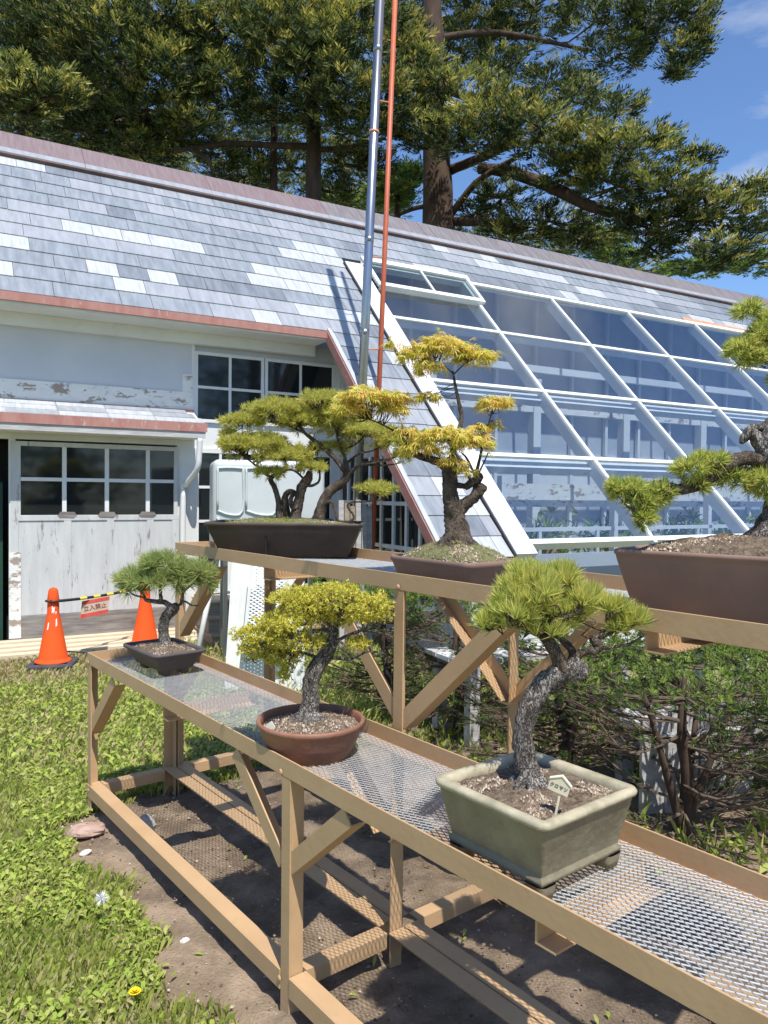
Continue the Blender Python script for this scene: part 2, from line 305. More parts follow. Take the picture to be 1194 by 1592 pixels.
# grass and weeds ------------------------------------------------------------
def scatter(n, x0, x1, y0, y1, cond):
    x = rng.uniform(x0, x1, n); y = rng.uniform(y0, y1, n); k = cond(x, y); return x[k], y[k]
def blades(x, y, h, wd, lean, probs):
    n = len(x); a = rng.uniform(0, 2*np.pi, n); hh = h*(.5+rng.random(n)); dx = np.cos(a)*lean*hh; dy = np.sin(a)*lean*hh
    px_, py_ = -np.sin(a)*wd/2, np.cos(a)*wd/2; z0 = -.03
    V = np.stack([np.stack([x-px_, y-py_, np.full(n, z0)], 1), np.stack([x+px_, y+py_, np.full(n, z0)], 1), np.stack([x+dx*.45+px_*.8, y+dy*.45+py_*.8, hh*.65], 1), np.stack([x+dx, y+dy, hh], 1)], 1).reshape(-1, 3)
    return V, np.arange(4*n).reshape(-1, 4), rng.choice(4, n, p=probs)
def broad(x, y, ln, wd):
    """leaf rosettes: folded oval leaves, two quads each"""
    n = len(x); a = rng.uniform(0, 2*np.pi, n); l = ln*(.6+.7*rng.random(n)); el = rng.uniform(.15, .75, n)
    d = np.stack([np.cos(a)*np.cos(el), np.sin(a)*np.cos(el), np.sin(el)], 1); s = np.stack([-np.sin(a), np.cos(a), rng.normal(0, .25, n)], 1)*wd/2; z = np.array([0, 0, .12])
    p = np.stack([x, y, rng.uniform(-.005, .012, n)], 1); L_ = l[:, None]
    a0 = p; m1 = p+d*L_*.4; m2 = p+d*L_*.75; tip = p+d*L_*.97-np.array([0, 0, .22])*L_
    V = np.stack([a0, m1+s+z*L_*.6, m2+s*.8, tip, m2, m1, m2-s*.8, m1-s+z*L_*.6], 1).reshape(-1, 3)
    i = np.arange(n)[:, None]*8
    F = np.concatenate([i+np.array([[0, 1, 5, 0]])*1, ], 1)
    F = np.concatenate([np.concatenate([i+0, i+1, i+2, i+5], 1), np.concatenate([i+5, i+2, i+3, i+4], 1), np.concatenate([i+0, i+5, i+6, i+7], 1), np.concatenate([i+5, i+4, i+3, i+6], 1)])
    return V, F, np.tile(rng.choice([1, 2, 2, 0], n), 4)
def in_view(x, y):
    return (np.abs(x/y) < .58) & (y > 1.5)
def noise2(x, y): return np.sin(x*3.1+1.3*np.sin(y*2.3))*np.sin(y*2.7+1.1*np.sin(x*1.9))
parts = []
lawn = lambda x, y: (soil_mask(x, y) < -.01+.05*rng.random(len(x))) & in_view(x, y) & ((y+.567*x*-1) < 9.2)
near = lambda x, y: lawn(x, y) & (y < 4.2)
x, y = scatter(60000, -2.6, 0, 1.7, 4.2, near); parts.append(blades(x, y, .019, .0038, 1.2, [.46, .34, .1, .10]))
x, y = scatter(21000, -2.6, 0, 1.7, 4.2, lambda x, y: near(x, y) & (noise2(x*2, y*2)+.35*(2.9-y) > -.15)); parts.append(broad(x, y, .036, .0145))
x, y = scatter(90000, -5, 2, 4.2, 9.4, lambda x, y: lawn(x, y) & (y-.566*x < 8.85)&(rng.random(len(x)) < np.clip(1.6-(y-4)*.18, .15, 1))); parts.append(blades(x, y, .024, .008, 1.2, [.40, .34, .12, .14]))
k = (rng.random(len(x)) < .55*(y-.566*x > 7.6)+.45*(noise2(x*1.7+1, y*1.7) > .35)*(rng.random(len(x)) < .5)); parts[-1][2][k] = 3
x, y = scatter(4500, -4, -.6, 4.0, 6, lawn); parts.append(broad(x, y, .05, .02))
# weeds standing in the soil bed behind the benches and a few underneath
x, y = scatter(16000, -2, 5, 2, 8, lambda x, y: in_view(x, y) & (((x-BO[0])*BT[0]+(y-BO[1])*BT[1]) > 1.7) & (noise2(x*1.3+2, y*1.3) > -.25)); parts.append(blades(x, y, .09, .007, .6, [.5, .3, .15, .05])); parts.append(broad(x[::3], y[::3], .08, .03))
x, y = scatter(700, -1.5, 2, 1.5, 4, lambda x, y: in_view(x, y) & (soil_mask(x, y) > .1) & (noise2(x*6, y*6) > .5)); parts.append(broad(x, y, .035, .013))
V, F, mi = cat(parts)
tag(fast('grass', V, F, mi, M['grass']), 'short green lawn of fine grass and broad weed leaves beside the benches', 'grass', kind='stuff')

# gravel crumbs on the soil (uncountable)
x, y = scatter(15000, -2, 3, 1.6, 5, lambda x, y: in_view(x, y) & (soil_mask(x, y) > .02))
n = len(x); r_ = .0025+.007*rng.random(n)**3; a = rng.uniform(0, 6.28, n)
base = np.array([[1, 0, 0], [-.3, .9, 0], [-.5, -.8, 0], [.1, .05, .8]])
V = np.stack([np.stack([x+r_*(b[0]*np.cos(a)-b[1]*np.sin(a)), y+r_*(b[0]*np.sin(a)+b[1]*np.cos(a)), r_*b[2]*np.ones(n)], 1) for b in base], 1).reshape(-1, 3)
i = np.arange(n)[:, None]*4; F = np.concatenate([np.concatenate([i, i+1, i+3], 1), np.concatenate([i+1, i+2, i+3], 1), np.concatenate([i+2, i, i+3], 1)])
tag(fast('soil_crumbs', V, F, np.tile(rng.choice(3, n, p=[.6, .25, .15]), 3), M['peb']), 'loose crumbs and bits of gravel strewn over the bare soil', 'gravel', kind='stuff')

def rock(p, r, label, mi):
    bpy_m = MB(); vs = []; r2 = np.random.default_rng(int(r[0]*1e4)+mi)
    prof = 7
    for i in range(prof+1):
        th = math.pi*i/prof
        for k in range(10):
            ph = 2*math.pi*k/10; q = 1+.22*(r2.random()-.5)
            vs.append((r[0]*q*math.sin(th)*math.cos(ph), r[1]*q*math.sin(th)*math.sin(ph), r[2]*q*math.cos(th)))
    bpy_m.add(vs, [(i*10+k, i*10+(k+1) % 10, (i+1)*10+(k+1) % 10, (i+1)*10+k) for i in range(prof) for k in range(10)])
    o = bpy_m.build('rock', mat('rock_%d' % mi, *[((.34, .22, .17), (.45, .32, .26)), ((.6, .56, .5), (.7, .66, .6)), ((.4, .37, .33), (.5, .46, .42))][mi % 3], 20, rough=.9, bump=.5))
    o.location = (p[0], p[1], r[2]*.3); o.rotation_euler = (0, 0, r[0]*40); tag(o, label, 'rock')
rock((-1.33, 3.40), (.085, .055, .03), 'flat reddish rock by the foot of the bench left end', 0)
rock((-1.26, 3.20), (.03, .018, .01), 'small pale stone just in front of the reddish rock', 1)
rock((-.67, 2.57), (.018, .012, .011), 'white pebble on the bare soil beside the long lower rail', 1)
rock((-1.08, 3.45), (.06, .04, .045), 'grey purple rock against the back post of the bench', 2)

# dandelions
def dandelion(p, h, head, label, nm):
    t = thing(nm, label, 'flower', (p[0], p[1], 0)); b = MB(); b.tube([(0, 0, 0), (.004, 0, h*.5), (0, 0, h)], .0016, 5); b.build('stem', M['grass'][0], t)
    if head == 'y':
        m = MB()
        for ring, (rr, zz) in enumerate([(.019, .004), (.014, .009), (.008, .012)]):
            for k in range(16):
                a_ = 2*math.pi*(k+.5*ring)/16; dx, dy = math.cos(a_), math.sin(a_); px_, py_ = -dy*.0022, dx*.0022
                m.quad([(px_, py_, h), (-px_, -py_, h), (dx*rr-px_, dy*rr-py_, h+zz), (dx*rr+px_, dy*rr+py_, h+zz)])
        m.build('flower_head', mat('dandelion_yellow', (.85, .65, .01)), t)
    else:
        C_ = np.tile([[0, 0, h]], (90, 1)); D_ = rng.normal(size=(90, 3))
        V, F, mi = needles(C_, D_, 3, .021, .0016, .15, [1.0]); fast('seed_head', V, F, mi, [mat('dandelion_seed', (.8, .8, .78))], t)
dandelion((-.74, 2.26), .03, 'y', 'yellow dandelion flower open in the lawn', 'dandelion')
dandelion((-.99, 2.66), .10, 'w', 'white dandelion seed head standing at the lawn edge', 'dandelion_clock')

# ================================================================= BENCHES
def expanded_mesh(x0, x1, y0, y1, z, lx=.033, ly=.0160, w=.0019, h=.0020):
    nx = int((x1-x0)/lx*2); ny = int((y1-y0)/ly*2)
    P0 = []; P1 = []
    for j in range(ny):
        for i in range(nx):
            if (i+j) % 2 == 0: P0.append((x0+i*lx/2, y0+j*ly/2)); P1.append((x0+(i+1)*lx/2, y0+(j+1)*ly/2))
            else: P0.append((x0+i*lx/2, y0+(j+1)*ly/2)); P1.append((x0+(i+1)*lx/2, y0+j*ly/2))
    P0 = np.array(P0); P1 = np.array(P1); d = nrm(P1-P0); s = np.stack([-d[:, 1], d[:, 0]], 1)*w/2; n = len(P0)
    def q(p, sg, zz): return np.concatenate([p+s*sg, np.full((n, 1), zz)], 1)
    V = np.stack([q(P0, -1, z-h), q(P0, 1, z), q(P1, 1, z), q(P1, -1, z-h), q(P0, -1, z), q(P1, -1, z)], 1).reshape(-1, 3)
    i = np.arange(n)[:, None]*6
    F = np.concatenate([np.concatenate([i, i+1, i+2, i+3], 1), np.concatenate([i+4, i+1, i+2, i+5], 1), np.concatenate([i, i+4, i+5, i+3], 1)])
    return V, F, np.zeros(len(F))
X_, Y_, Z_ = np.eye(3)
def bench(name, label, t0, t1, ztop, s1, braces_front, braces_back, cross):
    o = thing(name, label, 'bench', tuple(BO), BA); W = .052; T = .0055
    def part(nm, f, bev=.001): b = MB(); f(b); return b.build(nm, M['tan'], o, bevel=bev)
    zb = ztop-.055
    part('rail', lambda b: b.angle((0, t0, zb), (s1, t0, zb), .055, T, Z_, Y_))
    part('rail', lambda b: b.angle((0, t1, zb), (s1, t1, zb), .055, T, Z_, -Y_))
    for s, sg in ((0, 1), (s1, -1)):
        part('end_rail', lambda b: b.angle((s+sg*.0005, t0+T+.0005, zb+.0005), (s+sg*.0005, t1-T-.0005, zb+.0005), .0545, T, Z_, X_*sg))
    for s in cross:
        part('cross_member', lambda b: b.angle((s, t0+.007, zb-.0525), (s, t1-.007, zb-.0525), .052, T, Z_, X_))
    V, F, mi = expanded_mesh(.008, s1-.008, t0+.007, t1-.007, ztop-.046)
    fast('mesh_shelf', V, F, mi, [M['galv']], o)
    for s in (0, 1.82, 3.64, 5.46):
        for t, sy in ((t0, 1), (t1, -1)):
            if s == 0 or (t0 > .2 and sy > 0):
                s = s-.025*(s > 0)
                part('leg', lambda b: b.angle((s+.001, t+.001*sy, -.03), (s+.001, t+.001*sy, zb-.0005), .048, T, X_, Y_*sy))
            else: part('leg', lambda b: b.angle((s+.048, t+.001*sy, -.03), (s+.048, t+.001*sy, zb-.0005), .048, T, -X_, Y_*sy))
    zs = .125
    ss = [0.05, 1.815, 1.875, 3.635, 3.695, 5.40]
    for a_, b_ in ((.0005, 1.819), (1.871, 3.639), (3.69, 5.46)):
        for t, sy in ((t0, 1), (t1, -1)):
            part('lower_rail', lambda b: b.angle((a_, t-.002*sy, zs), (b_, t-.002*sy, zs), .06, T, -Z_, Y_*sy))
    for s in (.055, 1.868, 3.688):
        part('lower_cross_rail', lambda b: b.angle((s, t0+.062, zs-.0015), (s, t1-.062, zs-.0015), .052, T, -Z_, -X_))
    def brace(sa, za, sb, zb_, t, sy):
        d = np.array([sb-sa, 0, zb_-za]); d /= np.linalg.norm(d); a_ = np.array([-d[2], 0, d[0]])
        if a_[2] < 0: a_ = -a_
        part('brace', lambda b: b.angle((sa, t+.0065*sy, za), (sb, t+.0065*sy, zb_), .055, T, a_, Y_*sy))
    for sa, za, sb, zz in braces_front: brace(sa, za, sb, zz, t0, 1)
    for sa, za, sb, zz in braces_back: brace(sa, za, sb, zz, t1, -1)
    for s in (.024, 1.82, 3.66):
        for z in (.10, ztop-.045):
            b = MB(); b.lathe([(0, .0045), (.005, .004), (.0085, .0015), (.0095, 0)], 10); b.v = [(s+x, t0-.0025-z_, z+y_) for x, y_, z_ in b.v]; b.build('bolt', M['tan'], o)
    return o
lb = bench('display_bench', 'lower tan painted metal bench with expanded metal shelf, long front rail', 0, .434, .7668, 5.5,
      [(.03, .37, .36, .672), (1.86, .42, 2.16, .672), (1.795, .42, 1.49, .672), (3.68, .42, 3.98, .672)],
      [(.05, .42, .33, .672), (1.87, .42, 2.15, .672), (1.79, .42, 1.51, .672)], (.91, 2.78, 4.4))
ub = bench('display_bench', 'taller tan painted metal bench standing behind the lower one and holding the large pots', .444, 1.02, 1.286, 5.5,
      [(.05, .80, .47, 1.192), (1.85, .77, 2.32, 1.192), (1.81, .77, 1.36, 1.192), (3.68, .77, 4.13, 1.192)],
      [(.05, .80, .47, 1.192), (1.85, .77, 2.31, 1.192), (1.81, .77, 1.35, 1.192)], (.91, 2.73, 4.5))

# ================================================================= POTS AND BONSAI
def loft_rect(b, prof, w, d, k=5, seg=56, mi=0):
    """prof: (offset, z) rings of a rounded rectangle w x d"""
    rings = []
    rad = k if k < 1 else {5: .05, 6: .008, 9: .03, 12: .02, 14: .014, 4: .010, 8: .03}.get(k, .02)
    seg = 32
    for off, z in prof:
        hw, hd = w/2+off, d/2+off; ring = []; R_ = max(rad+off, .003)
        for cx, cy, a0 in ((1, 1, 0), (-1, 1, 90), (-1, -1, 180), (1, -1, 270)):
            for i in range(8):
                a = math.radians(a0+90*i/7); ring.append((cx*(hw-R_)+R_*math.cos(a), cy*(hd-R_)+R_*math.sin(a), z))
        rings.append(ring)
    vs = [p for r in rings for p in r]
    fs = [(i*seg+j, i*seg+(j+1) % seg, (i+1)*seg+(j+1) % seg, (i+1)*seg+j) for i in range(len(rings)-1) for j in range(seg)]
    fs.append(tuple(range(seg))[::-1]); return b.add(vs, fs, mi)
def soil_disc(parent, w, d, z, mound, k=5, mats=None, name='soil', seed=0, n=1500, peb=True, off=(0, 0)):
    r2 = np.random.default_rng(seed); V = [(off[0], off[1], z+mound)]; R = 12; S_ = 48
    def zz(u, c, s): return z+mound*(1-u**2)**.8+(.004*r2.normal() if 0 < u < .98 else 0)
    for i in range(1, R+1):
        u = i/R
        for j in range(S_):
            t = 2*math.pi*j/S_; c, s = math.cos(t), math.sin(t)
            V.append((w/2*u*math.copysign(abs(c)**(2/k), c), d/2*u*math.copysign(abs(s)**(2/k), s), zz(u, c, s)))
    F = [(0, 1+j, 1+(j+1) % S_) for j in range(S_)]
    F += [(1+(i-1)*S_+j, 1+i*S_+j, 1+i*S_+(j+1) % S_, 1+(i-1)*S_+(j+1) % S_) for i in range(1, R) for j in range(S_)]
    b = MB(); b.add(V, F); o = b.build(name, mats or M['soil'], parent, smooth_=True)
    if peb:
        u = np.sqrt(r2.random(n))*.97; t = r2.random(n)*6.28; c, s = np.cos(t), np.sin(t)
        x = w/2*u*np.sign(c)*np.abs(c)**(2/k); y = d/2*u*np.sign(s)*np.abs(s)**(2/k); zc = z+mound*(1-u**2)**.8
        rr = .0022+.0035*r2.random(n)**2; a = r2.random(n)*6.28
        base = np.array([[1, 0, -.3], [-.4, .9, -.3], [-.5, -.8, -.3], [.1, .1, .9]])
        V = np.stack([np.stack([x+rr*(q[0]*np.cos(a)-q[1]*np.sin(a)), y+rr*(q[0]*np.sin(a)+q[1]*np.cos(a)), zc+rr*q[2]], 1) for q in base], 1).reshape(-1, 3)
        i = np.arange(n)[:, None]*4; F = np.concatenate([np.concatenate([i, i+1, i+3], 1), np.concatenate([i+1, i+2, i+3], 1), np.concatenate([i+2, i, i+3], 1)])
        tag(fast('gravel', V, F, np.tile(r2.choice(3, n, p=[.5, .25, .25]), 3), M['peb'], parent), kind='stuff')
    return o
def tree_thing(name, label, cat, loc, rz, scale, px0, py0):
    """bonsai: paths are drawn in units of `scale` metres around its foot"""
    o = thing(name, label, cat, loc, rz)
    def P(x, y, dep=0): return np.array([(x-px0)*scale, dep, (py0-y)*scale])
    return o, P
def twigs_to(b, src, pts, r0=.0022, n=60, sag=.0, seed=0):
    r2 = np.random.default_rng(seed); idx = r2.choice(len(pts), min(n, len(pts)), replace=False)
    src = np.array(src)
    for i in idx:
        q = pts[i]; dd = np.linalg.norm(src-q, axis=1); s = src[np.argmin(dd+.02*r2.random(len(src)))]
        m1 = s*.65+q*.35+r2.normal(size=3)*.010; m2 = s*.3+q*.7+r2.normal(size=3)*.008
        b.tube([s, m1, m2, q], [r0, r0*.8, r0*.55, r0*.35], 4, sm=2, cap=False)

# --- stone pot with black pine (lower bench, nearest)
fp_ = (.347, 1.695, .723)
pot = thing('bonsai_pot', 'square olive stone pot with worn pale rim and stub feet', 'pot', fp_, BA)
b = MB(); loft_rect(b, [(-.040, .026), (-.032, .03), (-.024, .036), (-.022, .046), (-.028, .052), (-.027, .056), (-.003, .158), (.0, .164)], .318, .318, 12, 72); b.build('body', M['stone'], pot, smooth_=True)
b = MB(); loft_rect(b, [(.0, .163), (.006, .166), (.008, .174), (.003, .180), (-.010, .181), (-.019, .177), (-.022, .165), (-.022, .12)], .318, .318, 12, 72); b.f.pop(); b.m.pop(); b.build('rim', M['stonerim'], pot, smooth_=True)
for sx in (-1, 1):
    for sy in (-1, 1):
        b = MB(); loft_rect(b, [(-.012, 0), (0, .004), (.004, .02), (.006, .034)], .042, .042, 4, 20)
        b.v = [(x+sx*.112, y+sy*.112, z) for x, y, z in b.v]; b.build('foot', M['stone'], pot, smooth_=True)
soil_disc(pot, .292, .292, .158, .018, 10, seed=1, n=3200)
SC = 1.70/FPX
t_, P = tree_thing('pine_bonsai', 'old black pine bonsai with grey bark leaning trunk in the square stone pot', 'bonsai', (.335, 1.70, .723+.165), 0, SC, 828, 1195)
b = MB()
tr = [P(830, 1204), P(828, 1185), P(822, 1150), P(818, 1110), P(828, 1068, .01), P(848, 1040, .015), P(872, 1018, .01), P(893, 1005), P(903, 990)]
b.tube(tr, [.038, .028, .0235, .0225, .0235, .0245, .025, .021, .012], 18, noise=.13, sm=6)
b.tube([P(893, 1008), P(904, 1018), P(912, 1006), P(906, 995)], [.012, .014, .011, .005], 10, noise=.15, sm=3)
for k in range(7):
    a = k*.95; b.tube([P(828, 1180)+np.array([math.cos(a)*.02, math.sin(a)*.02, 0]), P(828, 1197)+np.array([math.cos(a)*.055, math.sin(a)*.055, -.004])], [.016, .006], 7, noise=.15, sm=3)
b.build('trunk', M['barkg'], t_, smooth_=True)
b = MB()
brs = [([P(880, 1012), P(868, 985), P(852, 962), P(838, 945), P(832, 925), P(850, 900)], [.017, .015, .013, .011, .008, .004]),
       ([P(888, 1005), P(898, 985, .02), P(880, 965, .03), P(862, 950, .04), P(880, 925, .04)], [.012, .010, .008, .006, .003]),
       ([P(896, 1000), P(902, 986), P(915, 979), P(928, 978), P(932, 968), P(924, 958), P(940, 952)], [.011, .0095, .009, .010, .012, .009, .005]),
       ([P(933, 958), P(950, 952), P(975, 945), P(1003, 930)], [.005, .004, .003, .002]), ([P(928, 976), P(955, 972), P(980, 968), P(1008, 950)], [.005, .004, .0035, .002]),
       ([P(926, 958), P(945, 944), P(958, 930)], [.004, .003, .002]),
       ([P(850, 960), P(820, 945), P(790, 940), P(760, 948)], [.008, .006, .005, .003]), ([P(840, 947, -.02), P(800, 930, -.05), P(780, 915, -.06)], [.007, .005, .003]),
       ([P(838, 945), P(862, 925, -.04), P(890, 915, -.05), P(905, 890, -.04)], [.007, .005, .004, .003])]
for k, (p, r) in enumerate(brs): b.tube(p, r, 9, noise=.12, sm=4, seed=k)
src = [q for p, r in brs for q in smooth([np.array(x) for x in p], r, 4)[0]]
C_ = []; D_ = []
pads = [((828, 900, .0), (42, 55, 32)), ((795, 925, -.02), (32, 45, 20)), ((768, 945, .0), (20, 30, 8)), ((862, 928, .02), (42, 50, 18)), ((876, 878, .03), (26, 38, 17)), ((905, 905, .0), (24, 34, 15)), ((890, 925, .02), (30, 34, 12)),
        ((822, 872, .02), (22, 35, 14)), ((840, 950, -.03), (34, 30, 6)), ((955, 918, .0), (13, 18, 10)), ((985, 936, .0), (17, 18, 9)), ((968, 950, .01), (14, 14, 5))]
for c, r in pads:
    n = int(r[0]*r[2]*.095)+8
    p, d = pad_points(P(*c), (r[0]*SC, r[1]*SC, r[2]*SC), n); C_.append(p); D_.append(d)
C_ = np.concatenate(C_); D_ = np.concatenate(D_)
twigs_to(b, src, C_, n=230); b.build('branches', M['bark'], t_, smooth_=True)
D_ = nrm(D_*.55+np.array([0, -.08, .75])); V, F, mi = cat([needles(C_, D_, 28, .034, .0023, .46, [.46, .42, .12]), needles(C_+D_*.002, D_, 14, .034, .0018, .25, [.15, .8, .05])])
fast('foliage', V, F, mi, M['pine'], t_)

# label plate on a stick in the stone pot
lp = thing('plant_label', 'pointed wooden name plate on a stick in the square stone pot', 'label', (.353+.013, 1.545, .723+.165), math.radians(-22))
b = MB(); b.bar((-.008, 0, -.01), (.004, .004, .06), .0045, .0025, (0, 1, 0)); b.build('stick', M['label'], lp)
ang = Matrix.Rotation(math.radians(17), 3, 'Y')
def plate(pts, y0, y1, b, mi=0):
    n = len(pts); vs = [tuple(ang @ Vector((p[0], y0, p[1]))+Vector((0, 0, .062))) for p in pts]+[tuple(ang @ Vector((p[0], y1, p[1]))+Vector((0, 0, .062))) for p in pts]
    b.add(vs, [tuple(range(n)), tuple(range(n, 2*n))[::-1]]+[(i, i+n, (i+1) % n+n, (i+1) % n) for i in range(n)], mi)
b = MB(); plate([(-.021, -.013), (.022, -.013), (.022, .010), (.0, .024), (-.021, .010)], 0, .003, b); b.build('plate', M['label'], lp)
b = MB(); plate([(-.023, .0095), (0, .0235), (.024, .0095), (.024, .0120), (0, .0265), (-.023, .0120)], -.002, .005, b); b.build('plate_edge', mat('pale_edge', (.8, .76, .6)), lp)
def text(s, size, m, parent, loc, rot, name='lettering', ext=.0003):
    cu = bpy.data.curves.new(name, 'FONT'); cu.body = s; cu.size = size; cu.align_x = 'CENTER'; cu.align_y = 'CENTER'; cu.extrude = ext
    o = bpy.data.objects.new(name, cu); COL.objects.link(o); bpy.context.view_layer.update()
    dg = bpy.context.evaluated_depsgraph_get(); me = bpy.data.meshes.new_from_object(o.evaluated_get(dg)); bpy.data.objects.remove(o)
    me.materials.clear(); me.materials.append(m); o = bpy.data.objects.new(name, me); COL.objects.link(o); o.parent = parent; o.location = loc; o.rotation_euler = rot; return o
text('クロマツ', .0095, M['inkb'], lp, (0, -.0008, .062), (math.radians(90), math.radians(17), 0))

# --- round terracotta pot with dwarf spruce
pot = thing('bonsai_pot', 'round terracotta bowl on the lower bench shelf', 'pot', (-.226, 2.395, .722), 0)
b = MB(); b.lathe([(0, .0), (.118, 0), (.124, .003), (.150, .05), (.163, .088), (.166, .093), (.170, .096), (.172, .106), (.169, .112), (.163, .112), (.158, .106), (.156, .08)], 64); b.build('body', M['terra'], pot, smooth_=True)
soil_disc(pot, .312, .312, .086, .022, 2, seed=2, n=2600)
SC = 2.40/FPX
t_, P = tree_thing('spruce_bonsai', 'dwarf spruce bonsai with tiny yellow green leaves in the round bowl', 'bonsai', (-.236, 2.40, .722+.1), 0, SC, 482, 1108)
b = MB()
b.tube([P(481, 1116), P(481, 1100), P(486, 1072), P(487, 1045), P(498, 1018, .01), P(512, 1000, .01), P(519, 985), P(518, 965), P(508, 940), P(500, 915)], [.044, .033, .028, .026, .025, .022, .018, .011, .007, .004], 14, noise=.10, sm=5)
for k in range(8):
    a = k*.8; b.tube([P(482, 1098)+np.array([math.cos(a)*.02, math.sin(a)*.02, 0]), P(482, 1110)+np.array([math.cos(a)*.07, math.sin(a)*.06, -.004])], [.017, .006], 7, noise=.15, sm=3)
b.build('trunk', M['barkg'], t_, smooth_=True)
b = MB()
brs = [([P(515, 990), P(500, 990, -.03), P(470, 975, -.05), P(430, 972, -.04), P(390, 1000)], [.008, .007, .005, .004, .002]),
       ([P(505, 1012), P(470, 1003, .03), P(430, 1000, .05), P(380, 1020, .03)], [.006, .005, .004, .001]),
       ([P(520, 985), P(545, 972), P(575, 960), P(604, 948)], [.006, .005, .003, .002]),
       ([P(515, 1008), P(548, 1010), P(575, 998), P(600, 1000)], [.005, .004, .003, .002]),
       ([P(518, 965), P(545, 950, .04), P(565, 930, .05), P(590, 925)], [.006, .005, .003, .002]),
       ([P(510, 945), P(480, 930, .03), P(455, 920), P(435, 912)], [.006, .005, .003, .002]),
       ([P(508, 940), P(470, 955, -.04), P(440, 950, -.05), P(425, 965)], [.005, .004, .003, .002]),
       ([P(516, 970), P(535, 930, -.04), P(540, 910, -.04)], [.005, .003, .002])]
for k, (p, r) in enumerate(brs): b.tube(p, r, 7, noise=.12, sm=4, seed=k)
src = [q for p, r in brs for q in smooth([np.array(x) for x in p], r, 4)[0]]
pads = [((470, 915, .0), (52, 60, 14)), ((525, 905, -.01), (40, 55, 12)), ((575, 925, .0), (36, 45, 14)), ((455, 950, -.03), (50, 60, 16)), ((415, 975, .0), (45, 50, 18)), ((400, 1000, .02), (30, 40, 12)), ((460, 985, .0), (48, 55, 14)),
        ((585, 945, .02), (28, 30, 8)), ((535, 945, .02), (40, 45, 14)), ((438, 1012, .02), (30, 35, 10)), ((500, 930, 0), (55, 60, 18)), ((560, 985, 0), (22, 20, 6)), ((446, 1035, -.01), (8, 12, 12))]
C_ = []; D_ = []
for c, r in pads:
    p, d = pad_points(P(*c), (r[0]*SC, r[1]*SC, r[2]*SC), int(r[0]*r[2]*.22)+12, .6); C_.append(p); D_.append(d)
C_ = np.concatenate(C_); D_ = np.concatenate(D_)
twigs_to(b, src, C_, .0016, 420); b.build('branches', M['barkg'], t_, smooth_=True)
C2 = np.repeat(C_, 3, 0)+rng.normal(size=(len(C_)*3, 3))*.007; D2 = nrm(np.repeat(D_, 3, 0)+.6*rng.normal(size=(len(C_)*3, 3)))
V, F, mi = needles(C2, D2, 9, .010, .0034, .7, [.62, .38], .001); fast('foliage', V, F, mi, M['spruce'], t_)
lp = thing('plant_label', 'small blank white pointed tag stuck in the round terracotta bowl', 'label', (-.345, 2.335, .80), math.radians(-25))
b = MB(); pts = [(-.016, .0), (.014, .0), (.016, .024), (.002, .040), (-.017, .026)]
b.add([(x, 0, z) for x, z in pts]+[(x, .002, z) for x, z in pts], [(0, 1, 2, 3, 4), (9, 8, 7, 6, 5)]+[(i, i+5, (i+1) % 5+5, (i+1) % 5) for i in range(5)]); b.build('plate', mat('tag_white', (.75, .74, .62)), lp)

# --- purple pot with small pine (left end)
pot = thing('bonsai_pot', 'low purple brown rectangular pot at the left end of the lower bench', 'pot', (-1.015, 3.50, .722), math.radians(-49))
b = MB(); loft_rect(b, [(-.055, .022), (-.048, .026), (-.012, .088), (-.006, .094), (.004, .096), (.006, .108), (0, .111), (-.010, .110), (-.014, .10), (-.016, .08)], .36, .25, 9, 64); b.build('body', M['purple'], pot, smooth_=True)
for sx in (-1, 1):
    for sy in (-1, 1):
        b = MB(); loft_rect(b, [(-.006, 0), (0, .003), (.002, .026)], .06, .035, 6, 20); b.v = [(x+sx*.095, y+sy*.045, z) for x, y, z in b.v]; b.build('foot', M['purple'], pot, smooth_=True)
soil_disc(pot, .325, .215, .094, .025, 8, seed=3, n=1600)
SC = 3.50/FPX
t_, P = tree_thing('pine_bonsai', 'small pine bonsai with a wide flat crown in the purple pot', 'bonsai', (-1.01, 3.50, .722+.105), 0, SC, 256, 992)
b = MB()
b.tube([P(256, 997), P(255, 985), P(253, 965), P(257, 946), P(268, 932), P(276, 928)], [.036, .026, .024, .024, .027, .018], 12, noise=.1, sm=5)
for k in range(6):
    a = k*1.05; b.tube([P(256, 985)+np.array([math.cos(a)*.015, math.sin(a)*.015, 0]), P(256, 996)+np.array([math.cos(a)*.055, math.sin(a)*.05, -.005])], [.014, .005], 7, noise=.15, sm=3)
b.build('trunk', M['barkg'], t_, smooth_=True)
b = MB()
brs = [([P(268, 932), P(255, 922), P(240, 921), P(226, 918), P(221, 908), P(210, 900)], [.016, .013, .011, .008, .005, .003]), ([P(250, 922), P(248, 905), P(246, 885), P(240, 870)], [.010, .009, .006, .003]),
       ([P(274, 930), P(285, 920), P(297, 926), P(308, 926)], [.008, .005, .004, .002]), ([P(280, 926), P(285, 905), P(300, 892), P(318, 880)], [.007, .006, .004, .002]), ([P(285, 905), P(275, 890), P(270, 872)], [.005, .004, .002]),
       ([P(225, 915), P(205, 910), P(195, 900)], [.005, .004, .002])]
for k, (p, r) in enumerate(brs): b.tube(p, r, 7, noise=.12, sm=4, seed=k)
src = [q for p, r in brs for q in smooth([np.array(x) for x in p], r, 4)[0]]
pads = [((215, 888, 0), (34, 36, 15)), ((250, 866, 0), (32, 40, 18)), ((285, 880, .02), (34, 40, 16)), ((312, 878, 0), (18, 24, 14)), ((240, 890, -.03), (36, 30, 15)), ((203, 902, 0), (14, 20, 9)), ((265, 893, -.02), (36, 28, 10)), ((318, 892, 0), (11, 12, 7))]
C_ = []; D_ = []
